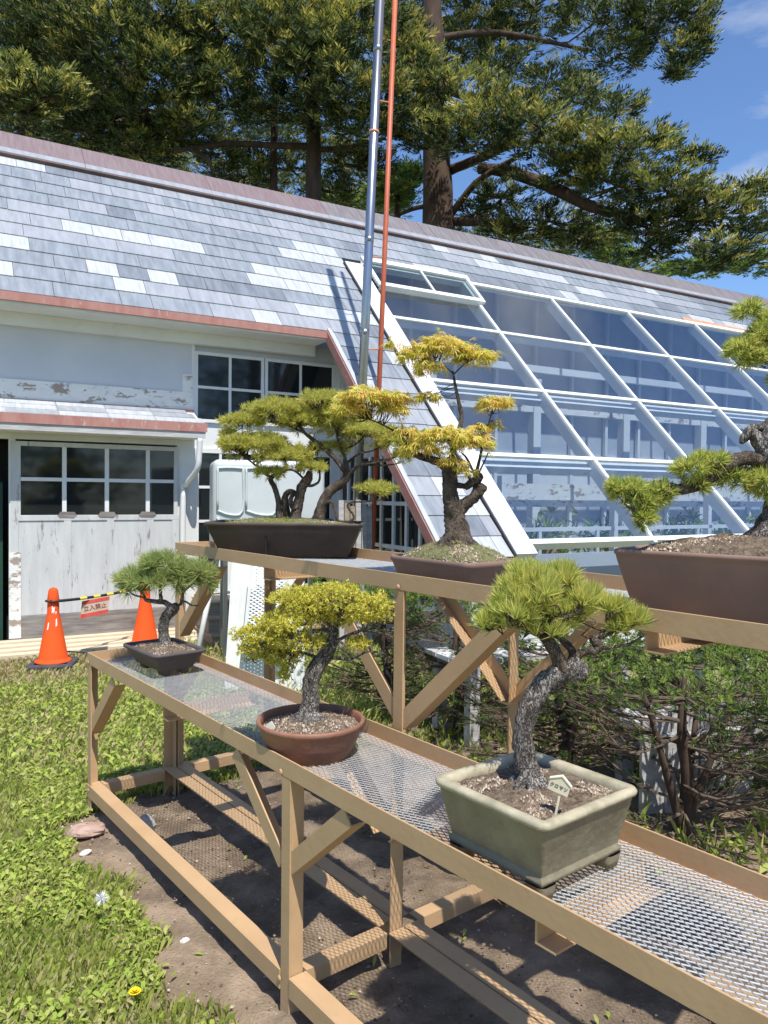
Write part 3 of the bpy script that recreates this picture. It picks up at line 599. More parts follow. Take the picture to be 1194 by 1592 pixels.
for c, r in pads:
    p, d = pad_points(P(*c), (r[0]*SC*.85, r[1]*SC*.85, r[2]*SC*.85), int(r[0]*r[2]*.10)+6); C_.append(p); D_.append(d)
C_ = np.concatenate(C_); D_ = np.concatenate(D_)
twigs_to(b, src, C_, .0026, 150); b.build('branches', M['barkg'], t_, smooth_=True)
V, F, mi = needles(C_, D_, 30, .050, .0032, .65, [.44, .48, .08]); fast('foliage', V, F, mi, M['pined'], t_)

# --- large dark pot with pine group (upper bench, left)
UZ = 1.286-.046
pot = thing('bonsai_pot', 'long dark brown rectangular pot at the left end of the taller bench', 'pot', (-.465, 3.67, UZ), math.radians(-1))
b = MB(); loft_rect(b, [(-.075, .010), (-.068, .014), (-.016, .135), (-.010, .150), (0, .153), (.003, .166), (-.002, .170), (-.012, .169), (-.018, .155), (-.02, .12)], .735, .37, 9, 80); b.build('body', M['brown'], pot, smooth_=True)
for sx in (-1, 1):
    for sy in (-1, 1):
        b = MB(); loft_rect(b, [(-.004, 0), (0, .012)], .08, .05, 6, 20); b.v = [(x+sx*.22, y+sy*.06, z) for x, y, z in b.v]; b.build('foot', M['brown'], pot, smooth_=True)
b = MB(); b.box(-.083, -.077, -.158, -.135, .015, .16); b.build('drip_groove', M['dark'], pot)
soil_disc(pot, .695, .33, .150, .035, 8, M['moss'], seed=4, n=900)
# moss clump and little weeds
p, d = pad_points((-.06, 0, .165), (.20, .10, .02), 500, 1.0); V, F, mi = needles(p, d, 8, .014, .003, .9, [.5, .3, .2], .0); fast('moss', V, F, mi, M['pineb'], pot)
SC = 3.66/FPX
t_, P = tree_thing('pine_bonsai', 'spreading group of small leaved pines growing from the long dark pot', 'bonsai', (-.465, 3.66, UZ+.165), 0, SC, 440, 803)
b = MB()
tk = [([P(430, 806, -.02), P(427, 790, -.02), P(426, 770, -.02), P(420, 750), P(413, 737), P(420, 728)], [.022, .016, .014, .013, .012, .008]),
      ([P(452, 806), P(452, 790), P(457, 768), P(462, 748), P(470, 735), P(474, 722)], [.040, .026, .024, .024, .022, .012]),
      ([P(440, 806, .01), P(437, 785, .01), P(435, 765), P(443, 755), P(455, 760)], [.022, .018, .016, .014, .012]),
      ([P(460, 770), P(450, 780, -.02), P(445, 768, -.02), P(450, 755)], [.012, .014, .012, .008]),
      ([P(487, 808), P(489, 792), P(493, 775), P(504, 755), P(518, 744), P(530, 733), P(534, 722)], [.040, .029, .025, .023, .023, .019, .013])]
for k, (p, r) in enumerate(tk): b.tube(p, r, 12, noise=.12, sm=5, seed=k)
b.build('trunks', M['bark'], t_, smooth_=True)
b = MB()
brs = [([P(416, 733), P(405, 728), P(390, 715), P(370, 700)], [.007, .006, .005, .003]), ([P(420, 730), P(435, 722), P(450, 722), P(465, 735)], [.006, .006, .006, .005]), ([P(440, 722), P(436, 708), P(430, 700)], [.005, .004, .003]),
       ([P(465, 745), P(478, 745), P(488, 738), P(488, 722), P(480, 712)], [.007, .007, .006, .004, .003]),
       ([P(532, 728), P(515, 705), P(498, 690), P(480, 675), P(462, 660), P(450, 640)], [.013, .012, .011, .010, .008, .005]), ([P(490, 684), P(470, 690), P(440, 685), P(405, 680)], [.007, .006, .004, .003]),
       ([P(462, 662), P(435, 650), P(400, 640), P(370, 640)], [.006, .005, .004, .003]), ([P(455, 650), P(475, 635), P(490, 620)], [.006, .004, .003]),
       ([P(534, 724), P(528, 700), P(520, 685), P(515, 665)], [.010, .008, .006, .004]), ([P(536, 725), P(552, 712), P(575, 706), P(605, 700), P(625, 690)], [.010, .008, .006, .004, .002]), ([P(552, 712), P(590, 712, .03), P(615, 708, .04)], [.006, .004, .002]),
       ([P(530, 710), P(550, 695), P(570, 690), P(590, 680)], [.007, .005, .004, .002]), ([P(545, 718), P(560, 712, -.04), P(600, 705, -.06)], [.005, .004, .002]), ([P(522, 690), P(545, 680), P(560, 665)], [.005, .004, .002]),
       ([P(495, 775), P(508, 770, -.03), P(515, 785, -.04), P(518, 797, -.04), P(530, 800, -.04), P(541, 797, -.04), P(543, 790, -.04), P(534, 778, -.04), P(538, 770, -.04), P(560, 769, -.04), P(590, 765, -.04)], [.009, .008, .007, .006, .006, .006, .006, .005, .005, .004, .002])]
for k, (p, r) in enumerate(brs): b.tube(p, r, 8, noise=.15, sm=4, seed=k)
src = [q for p, r in brs for q in smooth([np.array(x) for x in p], r, 4)[0]]
pads = [((425, 632, .03), (62, 60, 22)), ((500, 618, .04), (52, 60, 19)), ((372, 650, .02), (36, 45, 17)), ((470, 650, .05), (60, 50, 20)), ((395, 688, -.03), (56, 50, 24)), ((360, 690, 0), (22, 32, 16)), ((440, 705, -.04), (46, 40, 19)), ((412, 728, -.03), (22, 20, 9)), ((475, 720, -.02), (24, 24, 11)),
        ((560, 665, .02), (58, 55, 20)), ((610, 680, .02), (34, 40, 17)), ((525, 640, .03), (40, 50, 20)), ((618, 700, .0), (14, 18, 12)), ((500, 690, .06), (34, 30, 14)), ((578, 752, -.04), (32, 30, 12)), ((345, 668, .02), (10, 20, 8))]
C_ = []; D_ = []
for c, r in pads:
    p, d = pad_points(P(*c), (r[0]*SC*.94, r[1]*SC*.94, r[2]*SC*.88), int(r[0]*r[2]*.24)+12, .88); C_.append(p); D_.append(d)
C_ = np.concatenate(C_); D_ = np.concatenate(D_)
twigs_to(b, src, C_, .0028, 520); b.build('branches', M['bark'], t_, smooth_=True)
V, F, mi = needles(C_, D_, 22, .026, .0034, .8, [.42, .48, .10]); fast('foliage', V, F, mi, M['pineb'], t_)

# --- maple in shallow terracotta bowl (upper bench, middle)
pot = thing('bonsai_pot', 'shallow worn terracotta tray with a mossy mound in the middle of the taller bench', 'pot', (.255, 2.71, UZ), BA)
b = MB(); loft_rect(b, [(-.034, 0), (-.030, .003), (-.008, .060), (-.004, .066), (.0, .069), (.001, .083), (-.004, .086), (-.012, .085), (-.016, .07)], .43, .29, .045); b.build('body', M['terrab'], pot, smooth_=True)
soil_disc(pot, .40, .26, .070, .070, 5, M['moss'], seed=5, n=2200)
p, d = pad_points((0, 0, .072), (.17, .11, .060), 900, 1.0); V, F, mi = needles(p, d, 5, .012, .002, .8, [.35, .35, .3], .0)
fast('moss', V, F, mi, [M['grass'][3], M['spruce'][1], M['grass'][1]], pot)
SC = 2.71/FPX
t_, P = tree_thing('maple_bonsai', 'japanese maple bonsai with lacy golden leaves and a thick forked trunk', 'bonsai', (.262, 2.71, UZ+.135), 0, SC, 711, 832)
b = MB()
b.tube([P(712, 840), P(711, 825), P(710, 805), P(707, 785), P(704, 765)], [.072, .052, .040, .036, .034], 16, noise=.10, sm=6)
b.tube([P(704, 775), P(700, 755), P(698, 735), P(699, 715), P(703, 700)], [.030, .027, .027, .026, .020], 13, noise=.12, sm=5, seed=3)
b.tube([P(712, 785), P(723, 772), P(736, 760), P(745, 750)], [.026, .022, .020, .021], 12, noise=.14, sm=5, seed=4)
b.tube([P(742, 754), P(748, 746), P(752, 740)], [.020, .023, .012], 12, noise=.2, sm=4, seed=9)
b.tube([P(722, 745), P(733, 738), P(742, 732), P(740, 722)], [.012, .015, .019, .012], 10, noise=.2, sm=4, seed=5)
b.tube([P(700, 738), P(712, 742), P(724, 744)], [.014, .010, .010], 8, noise=.15, sm=3, seed=6)
for k in range(10):
    a = k*.63; b.tube([P(711, 825)+np.array([math.cos(a)*.03, math.sin(a)*.03, 0]), P(711, 838)+np.array([math.cos(a)*.10, math.sin(a)*.08, -.02])], [.024, .007], 8, noise=.18, sm=4, seed=k)
b.build('trunk', M['bark'], t_, smooth_=True)
b = MB()
brs = [([P(698, 722), P(685, 708), P(668, 702), P(650, 697), P(640, 690), P(628, 672)], [.018, .016, .015, .012, .007, .004]), ([P(703, 705), P(704, 690), P(706, 672), P(712, 655), P(716, 635), P(711, 612), P(706, 590), P(701, 565)], [.016, .013, .010, .009, .008, .007, .0055, .004]),
       ([P(640, 690), P(620, 665), P(595, 650), P(570, 640)], [.005, .004, .003, .002]), ([P(740, 724), P(745, 700), P(750, 675), P(757, 650), P(762, 630)], [.007, .005, .004, .003, .002]), ([P(738, 726), P(725, 700), P(715, 690)], [.005, .004, .002]),
       ([P(742, 726), P(752, 705), P(758, 690)], [.004, .003, .002]), ([P(703, 570), P(680, 552), P(650, 545)], [.003, .002, .001]), ([P(703, 570), P(725, 550), P(748, 545)], [.003, .002, .001]), ([P(706, 672), P(730, 668), P(750, 672)], [.004, .003, .002]), ([P(706, 675), P(680, 668), P(655, 672)], [.004, .003, .002])]
for k, (p, r) in enumerate(brs): b.tube(p, r, 8, noise=.1, sm=4, seed=k)
src = [q for p, r in brs for q in smooth([np.array(x) for x in p], r, 4)[0]]
pads = [((686, 534, 0), (58, 50, 24), 250), ((640, 548, 0), (26, 30, 22), 60), ((735, 545, 0), (34, 34, 14), 90), ((660, 565, -.02), (30, 30, 14), 40), ((572, 612, .0), (62, 50, 22), 280), ((540, 628, -.01), (34, 36, 14), 70), ((610, 628, .01), (26, 30, 16), 60), ((612, 524, 0), (18, 14, 4), 10), ((760, 541, 0), (14, 12, 4), 10),
        ((690, 672, -.02), (62, 52, 22), 200), ((655, 690, 0), (36, 40, 18), 80), ((735, 680, -.01), (36, 40, 20), 90), ((768, 616, 0), (32, 30, 11), 80), ((662, 606, 0), (20, 18, 9), 34), ((700, 710, -.03), (26, 22, 12), 36), ((745, 655, 0), (24, 22, 10), 28), ((630, 660, .02), (30, 30, 10), 40), ((765, 650, 0), (14, 12, 9), 12), ((722, 722, -.02), (16, 14, 12), 16)]
C_ = []; D_ = []
for c, r, n in pads:
    p, d = pad_points(P(*c), (r[0]*SC*.9, r[1]*SC*.9, r[2]*SC*.9), n, .9); C_.append(p); D_.append(d)
C_ = np.concatenate(C_); D_ = np.concatenate(D_)
twigs_to(b, src, C_, .0016, 190); b.build('branches', M['bark'], t_, smooth_=True)
def palmate(C, D, ln, wd, probs, lobes=7):
    m = len(C); out = nrm(np.stack([D[:, 0]+.5*rng.normal(size=m), D[:, 1]+.5*rng.normal(size=m), np.full(m, -.15)+.35*rng.normal(size=m)], 1))
    up = nrm(np.array([0, 0, 1.])+.35*rng.normal(size=(m, 3))); side = nrm(np.cross(out, up)); Vs = []; Fs = []; k = 0
    pick = rng.choice(3, m, p=probs); mi = []; size = ln*(.6+.6*rng.random(m))
    for j in range(lobes):
        a = math.radians(-105+210*j/(lobes-1)); L_ = (size*(1-.55*abs(a)/1.83))[:, None]
        d = nrm(out*math.cos(a)+side*math.sin(a)+np.array([0, 0, -.18])); s = nrm(np.cross(d, up))*wd/2
        mid = C+d*L_*.45; tip = C+d*L_-np.array([0, 0, .22])*L_
        Vs.append(np.stack([C, mid+s, tip, mid-s], 1)); mi.append(pick)
    V = np.stack(Vs, 1).reshape(-1, 3); F = np.arange(len(V)).reshape(-1, 4)
    return V, F, np.stack(mi, 1).reshape(-1)
V, F, mi = cat([palmate(C_, D_, .040, .0044, [.52, .16, .32]), palmate(C_+.008*rng.normal(size=C_.shape), D_, .034, .0040, [.50, .18, .32])]); fast('foliage', V, F, mi, M['maple'], t_)

# --- big terracotta trough with cascading pine (upper bench, right)
pot = thing('bonsai_pot', 'deep brown terracotta trough at the right of the taller bench', 'pot', (.965, 1.865, UZ), math.radians(-38.4))
b = MB(); loft_rect(b, [(-.05, 0), (-.045, .003), (-.006, .150), (-.004, .160), (.0, .163), (.001, .172), (-.004, .175), (-.014, .174), (-.018, .16), (-.02, .12)], .69, .34, 14, 80); b.build('body', M['terrab'], pot, smooth_=True)
soil_disc(pot, .655, .305, .160, .055, 9, M['soil'], seed=6, n=2500)
SC = 1.90/FPX
t_, P = tree_thing('pine_bonsai', 'gnarled pine bonsai with a low branch sweeping left from the terracotta trough', 'bonsai', (.975, 1.90, UZ+.20), 0, SC, 1202, 832)
b = MB()
b.tube([P(1215, 838), P(1213, 815), P(1218, 780), P(1222, 745), P(1210, 720), P(1200, 700), P(1196, 680), P(1202, 655), P(1222, 630), P(1240, 600), P(1236, 570)], [.075, .055, .045, .040, .036, .033, .030, .028, .026, .022, .014], 14, noise=.13, sm=5)
b.tube([P(1195, 705), P(1184, 690), P(1172, 668), P(1164, 660), P(1156, 672), P(1150, 680)], [.016, .015, .015, .013, .011, .004], 10, noise=.15, sm=4, seed=2)
b.tube([P(1166, 656), P(1180, 654), P(1198, 657)], [.010, .009, .009], 8, noise=.15, sm=3, seed=3)
for k in range(9):
    a = k*.7; b.tube([P(1214, 812)+np.array([math.cos(a)*.03, math.sin(a)*.03, 0]), P(1212, 836)+np.array([math.cos(a)*.12, math.sin(a)*.09, -.02])], [.028, .008], 8, noise=.2, sm=4, seed=k)
b.build('trunk', M['barkg'], t_, smooth_=True)
b = MB()
brs = [([P(1200, 712), P(1185, 706), P(1160, 704), P(1130, 712), P(1100, 735), P(1070, 750), P(1030, 758), P(1000, 762)], [.024, .020, .018, .017, .017, .014, .009, .005]), ([P(1060, 750), P(1040, 745), P(1015, 752), P(1002, 766)], [.006, .005, .004, .002]),
       ([P(1000, 762), P(985, 775), P(990, 800), P(1003, 820)], [.006, .005, .004, .002]), ([P(1240, 585), P(1210, 560), P(1180, 545), P(1165, 530), P(1152, 535)], [.010, .007, .005, .004, .002]), ([P(1215, 560), P(1200, 520), P(1180, 490), P(1160, 475)], [.006, .005, .004, .002]),
       ([P(1120, 716), P(1150, 735), P(1175, 740)], [.006, .005, .003]), ([P(1100, 735), P(1090, 715), P(1075, 705)], [.006, .004, .003]), ([P(1222, 640), P(1300, 620), P(1400, 640), P(1520, 660)], [.02, .016, .012, .006]), ([P(1222, 740), P(1320, 720), P(1450, 740)], [.02, .014, .006])]
for k, (p, r) in enumerate(brs): b.tube(p, r, 9, noise=.15, sm=4, seed=k)
src = [q for p, r in brs for q in smooth([np.array(x) for x in p], r, 4)[0]]
pads = [((978, 756, 0), (24, 28, 13)), ((1005, 772, .02), (28, 28, 15)), ((1004, 800, 0), (12, 14, 14)), ((1030, 757, .02), (24, 24, 12)), ((1075, 722, 0), (28, 28, 16)), ((1104, 712, 0), (22, 24, 14)), ((1085, 748, .02), (24, 24, 7)), ((1150, 735, .03), (28, 30, 16)), ((1190, 745, .0), (26, 30, 26)), ((960, 752, 0), (12, 14, 10)),
        ((1152, 540, 0), (20, 24, 22)), ((1180, 522, 0), (24, 26, 24)), ((1158, 476, 0), (16, 18, 10)), ((1195, 500, 0), (20, 24, 24)), ((1172, 550, 0), (22, 22, 14)), ((1240, 500, .03), (40, 40, 40)), ((1260, 700, .03), (50, 40, 40)), ((1250, 580, .03), (40, 40, 30)), ((1330, 560, .0), (70, 90, 36)), ((1340, 660, -.05), (70, 90, 34)), ((1440, 610, .0), (80, 110, 40)), ((1530, 680, -.05), (80, 110, 34)), ((1450, 740, .0), (70, 80, 24)), ((1560, 560, .0), (70, 90, 30))]  # rightmost pads are out of view, added to shade the ground below
C_ = []; D_ = []
for c, r in pads:
    p, d = pad_points(P(*c), (r[0]*SC*.9, r[1]*SC*.9, r[2]*SC*.9), int(r[0]*r[2]*.15)+9, .55); C_.append(p); D_.append(nrm(d-np.array([0, 0, .2])))
C_ = np.concatenate(C_); D_ = np.concatenate(D_)
twigs_to(b, src, C_, .0022, 300); b.build('branches', M['bark'], t_, smooth_=True)
V, F, mi = needles(C_, D_, 26, .022, .0022, .75, [.46, .36, .18]); fast('foliage', V, F, mi, M['pine'], t_)

# ================================================================= BUILDING
GA = math.radians(29.5); GF = np.array([math.cos(GA), math.sin(GA), 0]); GN = np.array([-math.sin(GA), math.cos(GA), 0])
NW = 8.1                        # facade plane
gh = thing('greenhouse', 'long white wooden greenhouse with slate roof and sloping glass front', 'greenhouse', tuple(GN*NW), GA)
def gx(k, n, z): return (k, n-NW, z)
C0 = 4.3065                     # roof surface: z = n - C0
KL, KR = -5.0, 21.0
def roofp(k, n, h=0): return gx(k, n-h*.7071, n-C0+h*.7071)
NE, NRG, NB = 7.64, 10.0, 5.30
# slates, each a thin wedge lapped over the one below
b = MB(); row = 0; dn = .18; n0 = NB-.0
rows = []
n_ = NE
while n_ < NRG-.1: rows.append(n_); n_ += dn
n_ = NE-dn
while n_ > NB-.1: rows.append(n_); n_ -= dn
def slate(k0, k1, n, mi):
    n1 = min(n+dn+.02, NRG); v = [roofp(k0, n, .012), roofp(k1, n, .012), roofp(k1, n1, .001), roofp(k0, n1, .001), roofp(k0, n, .002), roofp(k1, n, .002)]
    b.add(v, [(0, 1, 2, 3), (4, 5, 1, 0)], mi)
patch = lambda k, n: math.sin(k*1.7+n*3.1)+math.sin(k*.6-n*5)+rnd.random()*1.3-.2
for n_ in rows:
    main = n_ >= NE-.001
    k = KL+rnd.random()*.3 if main else 3.60
    hist = 1; run = 0
    while k < KR:
        wdt = rnd.choice([.30, .30, .45, .6]) if k < 3.5 else .30
        if not main and k >= 4.36: break
        ke = min(k+wdt, KR) if main else min(k+wdt, 4.36)
        if main and n_ < 8.80 and ke > 4.36:
            if k >= 4.36: break
            ke = 4.36
        v = patch(k, n_); run -= 1
        if run <= 0:
            pale = rnd.random() < (.16+.14*(v > .6)+.16*(k > 1.5 and n_ < 9.0))
            hist = 2 if pale else rnd.choice([0, 0, 1, 3] if v < .5 else [0, 1, 1, 0]); run = rnd.choice([1, 1, 2, 3]) if pale else rnd.choice([1, 2, 3, 4])
        slate(k+.002, ke-.002, n_+rnd.uniform(-.004, .004), hist); k += wdt
b.build('roof', M['roof'], gh)
b = MB()   # solid under the slates
def slab(k0, k1, n0, n1, th, mi=0): b.add([roofp(k0, n0), roofp(k1, n0), roofp(k1, n1), roofp(k0, n1), roofp(k0, n0, -th), roofp(k1, n0, -th), roofp(k1, n1, -th), roofp(k0, n1, -th)], [(0, 1, 2, 3), (7, 6, 5, 4), (0, 4, 5, 1), (1, 5, 6, 2), (2, 6, 7, 3), (3, 7, 4, 0)], mi)
slab(KL, 4.36, NE+.01, NRG, .06); slab(3.62, 4.34, NB+.01, NE+.005, .06); slab(4.364, KR, 8.84, NRG, .06)
b.add([gx(KL, NRG, NRG-C0-.1), gx(KR, NRG, NRG-C0-.1), gx(KR, NRG+5, NRG-C0-5), gx(KL, NRG+5, NRG-C0-5)], [(0, 1, 2, 3)])
b.build('roof_deck', M['dark'], gh)
# ridge capping: sloping band plus upstand in metal lengths
b = MB(); k = KL; i = 0
while k < KR:
    e = min(k+1.5+.2*rnd.random(), KR); mi = rnd.choice([0, 0, 1])
    b.add([roofp(k, 9.62, .025), roofp(e-.004, 9.62, .025), roofp(e-.004, 9.73, .025), roofp(k, 9.73, .025)], [(0, 1, 2, 3)], 2)
    b.add([roofp(k, 9.73, .025), roofp(e-.004, 9.73, .025), gx(e-.004, 10.03, 5.745), gx(k, 10.03, 5.745)], [(0, 1, 2, 3)], mi)
    b.add([gx(k, 10.03, 5.745), gx(e-.004, 10.03, 5.745), gx(e-.004, 10.4, 5.5), gx(k, 10.4, 5.5)], [(0, 1, 2, 3)], mi); k = e
b.build('ridge_cap', [M['copper'][0], M['copper'][1], M['roof'][1]], gh)
b = MB(); b.add([roofp(KL, 9.585, .045), roofp(KR, 9.585, .045), roofp(KR, 9.62, .045), roofp(KL, 9.62, .045), roofp(KL, 9.585, .0), roofp(KR, 9.585, .0)], [(0, 1, 2, 3), (4, 5, 1, 0)]); b.build('ridge_moulding', mat('dark_flashing', (.09, .065, .06), (.14, .09, .08), 6, rough=.6), gh)
# eaves fascia and soffit
b = MB(); b.box(KL, 3.62, NE-NW-.02, NE-NW+.005, 3.255, 3.332); b.build('fascia', M['fascia'], gh)
b = MB(); b.box(KL, 3.60, NE-NW+.006, .02, 3.235, 3.262); b.box(KL, 3.60, -.10, -.001, 3.12, 3.234); b.build('soffit', M['white'], gh)
# rake edge: red flashing strip along the sloping left side of the slates
b = MB(); b.bar(np.array(roofp(3.585, NE+.02, -.04)), np.array(roofp(3.585, NB, -.04)), .03, .10, (0, -.7, .7), 0); b.build('rake_board', M['fascia'], gh)
b = MB(); b.bar(np.array(roofp(3.605, NE+.02, .022)), np.array(roofp(3.605, NB, .022)), .05, .012, (0, -.7, .7), 0); b.build('rake_flashing', M['roof'][2], gh)
b = MB(); b.bar(np.array(roofp(3.64, NE-.03, -.09)), np.array(roofp(3.64, NB, -.09)), .10, .03, (0, -.7, .7)); b.build('rake_soffit', M['white'], gh)
# walls
b = MB()
b.box(KL, 2.20, 0, .12, 2.40, 3.25)                                    # plain upper wall
b.box(2.19, 3.96, 0.03, .12, 3.06, 3.25)
b.build('wall', M['wall'], gh)
b = MB(); b.box(KL, 2.205, -.012, -.001, 2.425, 2.61); b.box(2.10, 2.205, -.014, -.002, 2.611, 2.80); b.build('weatherboard', M['peel'], gh)
b = MB(); b.box(2.05, 2.235, -.004, .1, .02, 2.40); b.box(2.20, 2.235, -.006, .1, 2.40, 3.12); b.box(.445, .50, -.02, .1, .02, 2.04); b.box(KL, 2.05, .0, .1, 2.04, 2.40); b.box(KL, -.55, .0, .1, .02, 2.04); b.build('corner_post', M['white'], gh)
b = MB(); b.box(.442, .545, -.045, -.0415, .12, .95); b.build('trim_board', M['peel'], gh)
# pent roof over the sliding door
b = MB(); PN0, PN1 = 7.73, 8.09
for j in range(3):
    nn0 = PN0+(PN1-PN0)*j/3; nn1 = PN0+(PN1-PN0)*(j+1)/3+.02; kk = KL
    z = lambda n: 2.25+(n-PN0)*.47
    while kk < 2.24:
        ke = min(kk+.45, 2.24-.06*j); 
        if ke-kk < .02: break
        b.add([gx(kk+.002, nn0, z(nn0)+.012), gx(ke-.002, nn0, z(nn0)+.012), gx(ke-.002, min(nn1, 8.1), z(nn1)+.002), gx(kk+.002, min(nn1, 8.1), z(nn1)+.002), gx(kk, nn0, z(nn0)), gx(ke, nn0, z(nn0))], [(0, 1, 2, 3), (4, 5, 1, 0)], rnd.choice([2, 2, 1])); kk += .45
b.build('pent_roof', M['roof'], gh)
b = MB(); b.add([gx(KL, PN0+.02, 2.10), gx(2.22, PN0+.02, 2.10), gx(2.22, 8.09, 2.10), gx(KL, 8.09, 2.10), gx(KL, PN0+.02, 2.235), gx(2.22, PN0+.02, 2.235), gx(2.22, 8.09, 2.40), gx(KL, 8.09, 2.40)], [(0, 1, 2, 3), (4, 7, 6, 5), (0, 4, 5, 1), (1, 5, 6, 2), (3, 2, 6, 7)]); b.build('pent_soffit', M['white'], gh)
b = MB(); b.box(KL, 2.26, PN0-NW-.02, PN0-NW+.012, 2.165, 2.255); b.build('pent_fascia', M['fascia'], gh)
b = MB(); b.box(KL, 2.245, PN0-NW-.008, PN0-NW+.019, 2.10, 2.164); b.build('pent_board', M['greywood'], gh)
b = MB(); b.box(KL, 2.22, -.03, -.013, 2.400, 2.424); b.build('pent_flashing', M['fascia'], gh)
# sliding door with eight panes
def glazed(nm, k0, k1, z0, z1, ncol, nrow, yy=-.02, bar=.03, fr=.05, parent=gh, fm=None, cols=None):
    fm = fm or M['white']; b = MB()
    b.box(k0, k0+fr, yy, yy+.04, z0, z1); b.box(k1-fr, k1, yy, yy+.04, z0, z1); b.box(k0+fr, k1-fr, yy+.0005, yy+.04, z1-fr, z1); b.box(k0+fr, k1-fr, yy+.0005, yy+.04, z0, z0+fr)
    xs_ = cols or [k0+fr+(k1-k0-2*fr)*i/ncol for i in range(1, ncol)]
    for x_ in xs_: b.box(x_-bar/2, x_+bar/2, yy+.004, yy+.036, z0+fr, z1-fr)
    for j in range(1, nrow): zc = z0+fr+(z1-z0-2*fr)*j/nrow; b.box(k0+fr, k1-fr, yy+.006, yy+.034, zc-bar/2, zc+bar/2)
    w_ = b.build(nm, fm, parent, bevel=.002)
    b = MB(); b.box(k0+fr*.8, k1-fr*.8, yy+.016, yy+.020, z0+fr*.8, z1-fr*.8); b.build('pane', M['wglass'], w_); return w_
dr = MB(); dr.box(.455, 2.05, -.03, .02, .33, 1.305)
dr.box(.455, .545, -.031, .02, 1.305, 2.02); dr.box(2.01, 2.05, -.031, .02, 1.305, 2.02); dr.box(.545, 2.01, -.031, .02, 1.975, 2.02)
for kk in (.455, .93, 1.335, 1.73, 1.99):
    dr.box(kk, kk+.07, -.040, -.0305, .33, 1.25)
dr.box(.455, 2.06, -.040, -.0305, 1.2505, 1.305)
door = dr.build('door', M['door'], gh, bevel=.003)
b = MB(); b.box(.455, 2.055, -.042, .02, .10, .329); b.build('bottom_rail', M['doorrail'], door, bevel=.003)
b = MB()
for kk in (.935, 1.335, 1.74): b.box(kk-.02, kk+.02, -.034, .005, 1.3055, 1.9745)
for z in (1.655,): b.box(.5455, 2.0095, -.030, .003, z-.018, z+.018)
b.build('glazing_bars', M['white'], door, bevel=.002)
b = MB(); b.box(.546, 2.009, -.012, -.006, 1.306, 1.974); b.build('pane', M['wglass'], door)
b = MB()
for kk in (.96, 1.335, 1.735): b.add([gx(kk-.09, NW-.043, 1.30), gx(kk-.07, NW-.043, 1.28), gx(kk+.06, NW-.043, 1.275), gx(kk+.09, NW-.043, 1.30), gx(kk+.07, NW-.043, 1.335), gx(kk-.06, NW-.043, 1.34)], [(0, 1, 2, 3, 4, 5)])
b.build('bare_patches', M['doorrail'], door)
# dark opening at the far left with a green door edge
b = MB(); b.box(-.60, .50, .6, .65, .0, 2.04); b.build('dark_recess', M['dark'], gh)
b = MB(); b.box(-.55, .40, .18, .22, .05, 1.62); b.build('inner_door', M['green'], gh)
# facade windows right of the door
b = MB(); b.box(2.235, 3.96, .03, .12, 2.02, 2.30); b.box(2.235, 3.96, .02, .12, .36, .44); b.box(3.90, 3.98, -.0, .12, .36, 3.12); b.build('window_wall', M['white'], gh)
glazed('window', 2.235, 3.02, 2.30, 3.06, 2, 2, .0, .03, .035); glazed('window', 3.03, 3.90, 2.30, 3.06, 2, 2, .0, .03, .035)
glazed('glass_door', 2.235, 3.05, .44, 2.02, 3, 4, .0, .03, .05); glazed('glass_door', 3.06, 3.90, .44, 2.02, 2, 4, .0, .03, .05)
b = MB(); b.box(2.55, 3.02, -.012, -.002, .46, .98); b.build('door_panel', M['white'], gh)
b = MB(); b.box(2.32, 2.40, -.03, .02, 3.16, 3.235); b.build('lamp_bracket', M['oldwood'], gh)
# side wall of the glazed wing (faces left, below the rake)
b = MB(); K3 = 3.97
def sp(n, z, k=K3): return gx(k, n, z)
b.add([sp(5.45, 0), sp(8.1, 0), sp(8.1, 3.70), sp(5.45, 1.05), sp(5.45, 0, K3+.06), sp(8.1, 0, K3+.06), sp(8.1, 3.70, K3+.06), sp(5.45, 1.05, K3+.06)], [(0, 1, 2, 3), (7, 6, 5, 4), (0, 4, 5, 1), (1, 5, 6, 2), (2, 6, 7, 3), (3, 7, 4, 0)])
sw = b.build('side_wall', M['greywood'], gh)
b = MB()
for n_ in np.arange(6.0, 8.05, .26): b.box(K3-.03, K3-.001, n_-NW-.02, n_-NW+.02, .45, min(1.95, n_-C0-.25))
for z in (.45, 1.0, 1.45): b.box(K3-.026, K3-.001, max(6.0, z+C0+.3)-NW, -.12, z-.02, z+.02)
b.build('side_window_bars', M['white'], sw)
b = MB(); b.add([sp(6.0, .45, K3-.006), sp(8.0, .45, K3-.006), sp(8.0, 1.95, K3-.006), sp(6.55, 1.95, K3-.006), sp(6.0, 1.4, K3-.006)], [(0, 1, 2, 3, 4)]); b.build('pane', M['wglass'], sw)
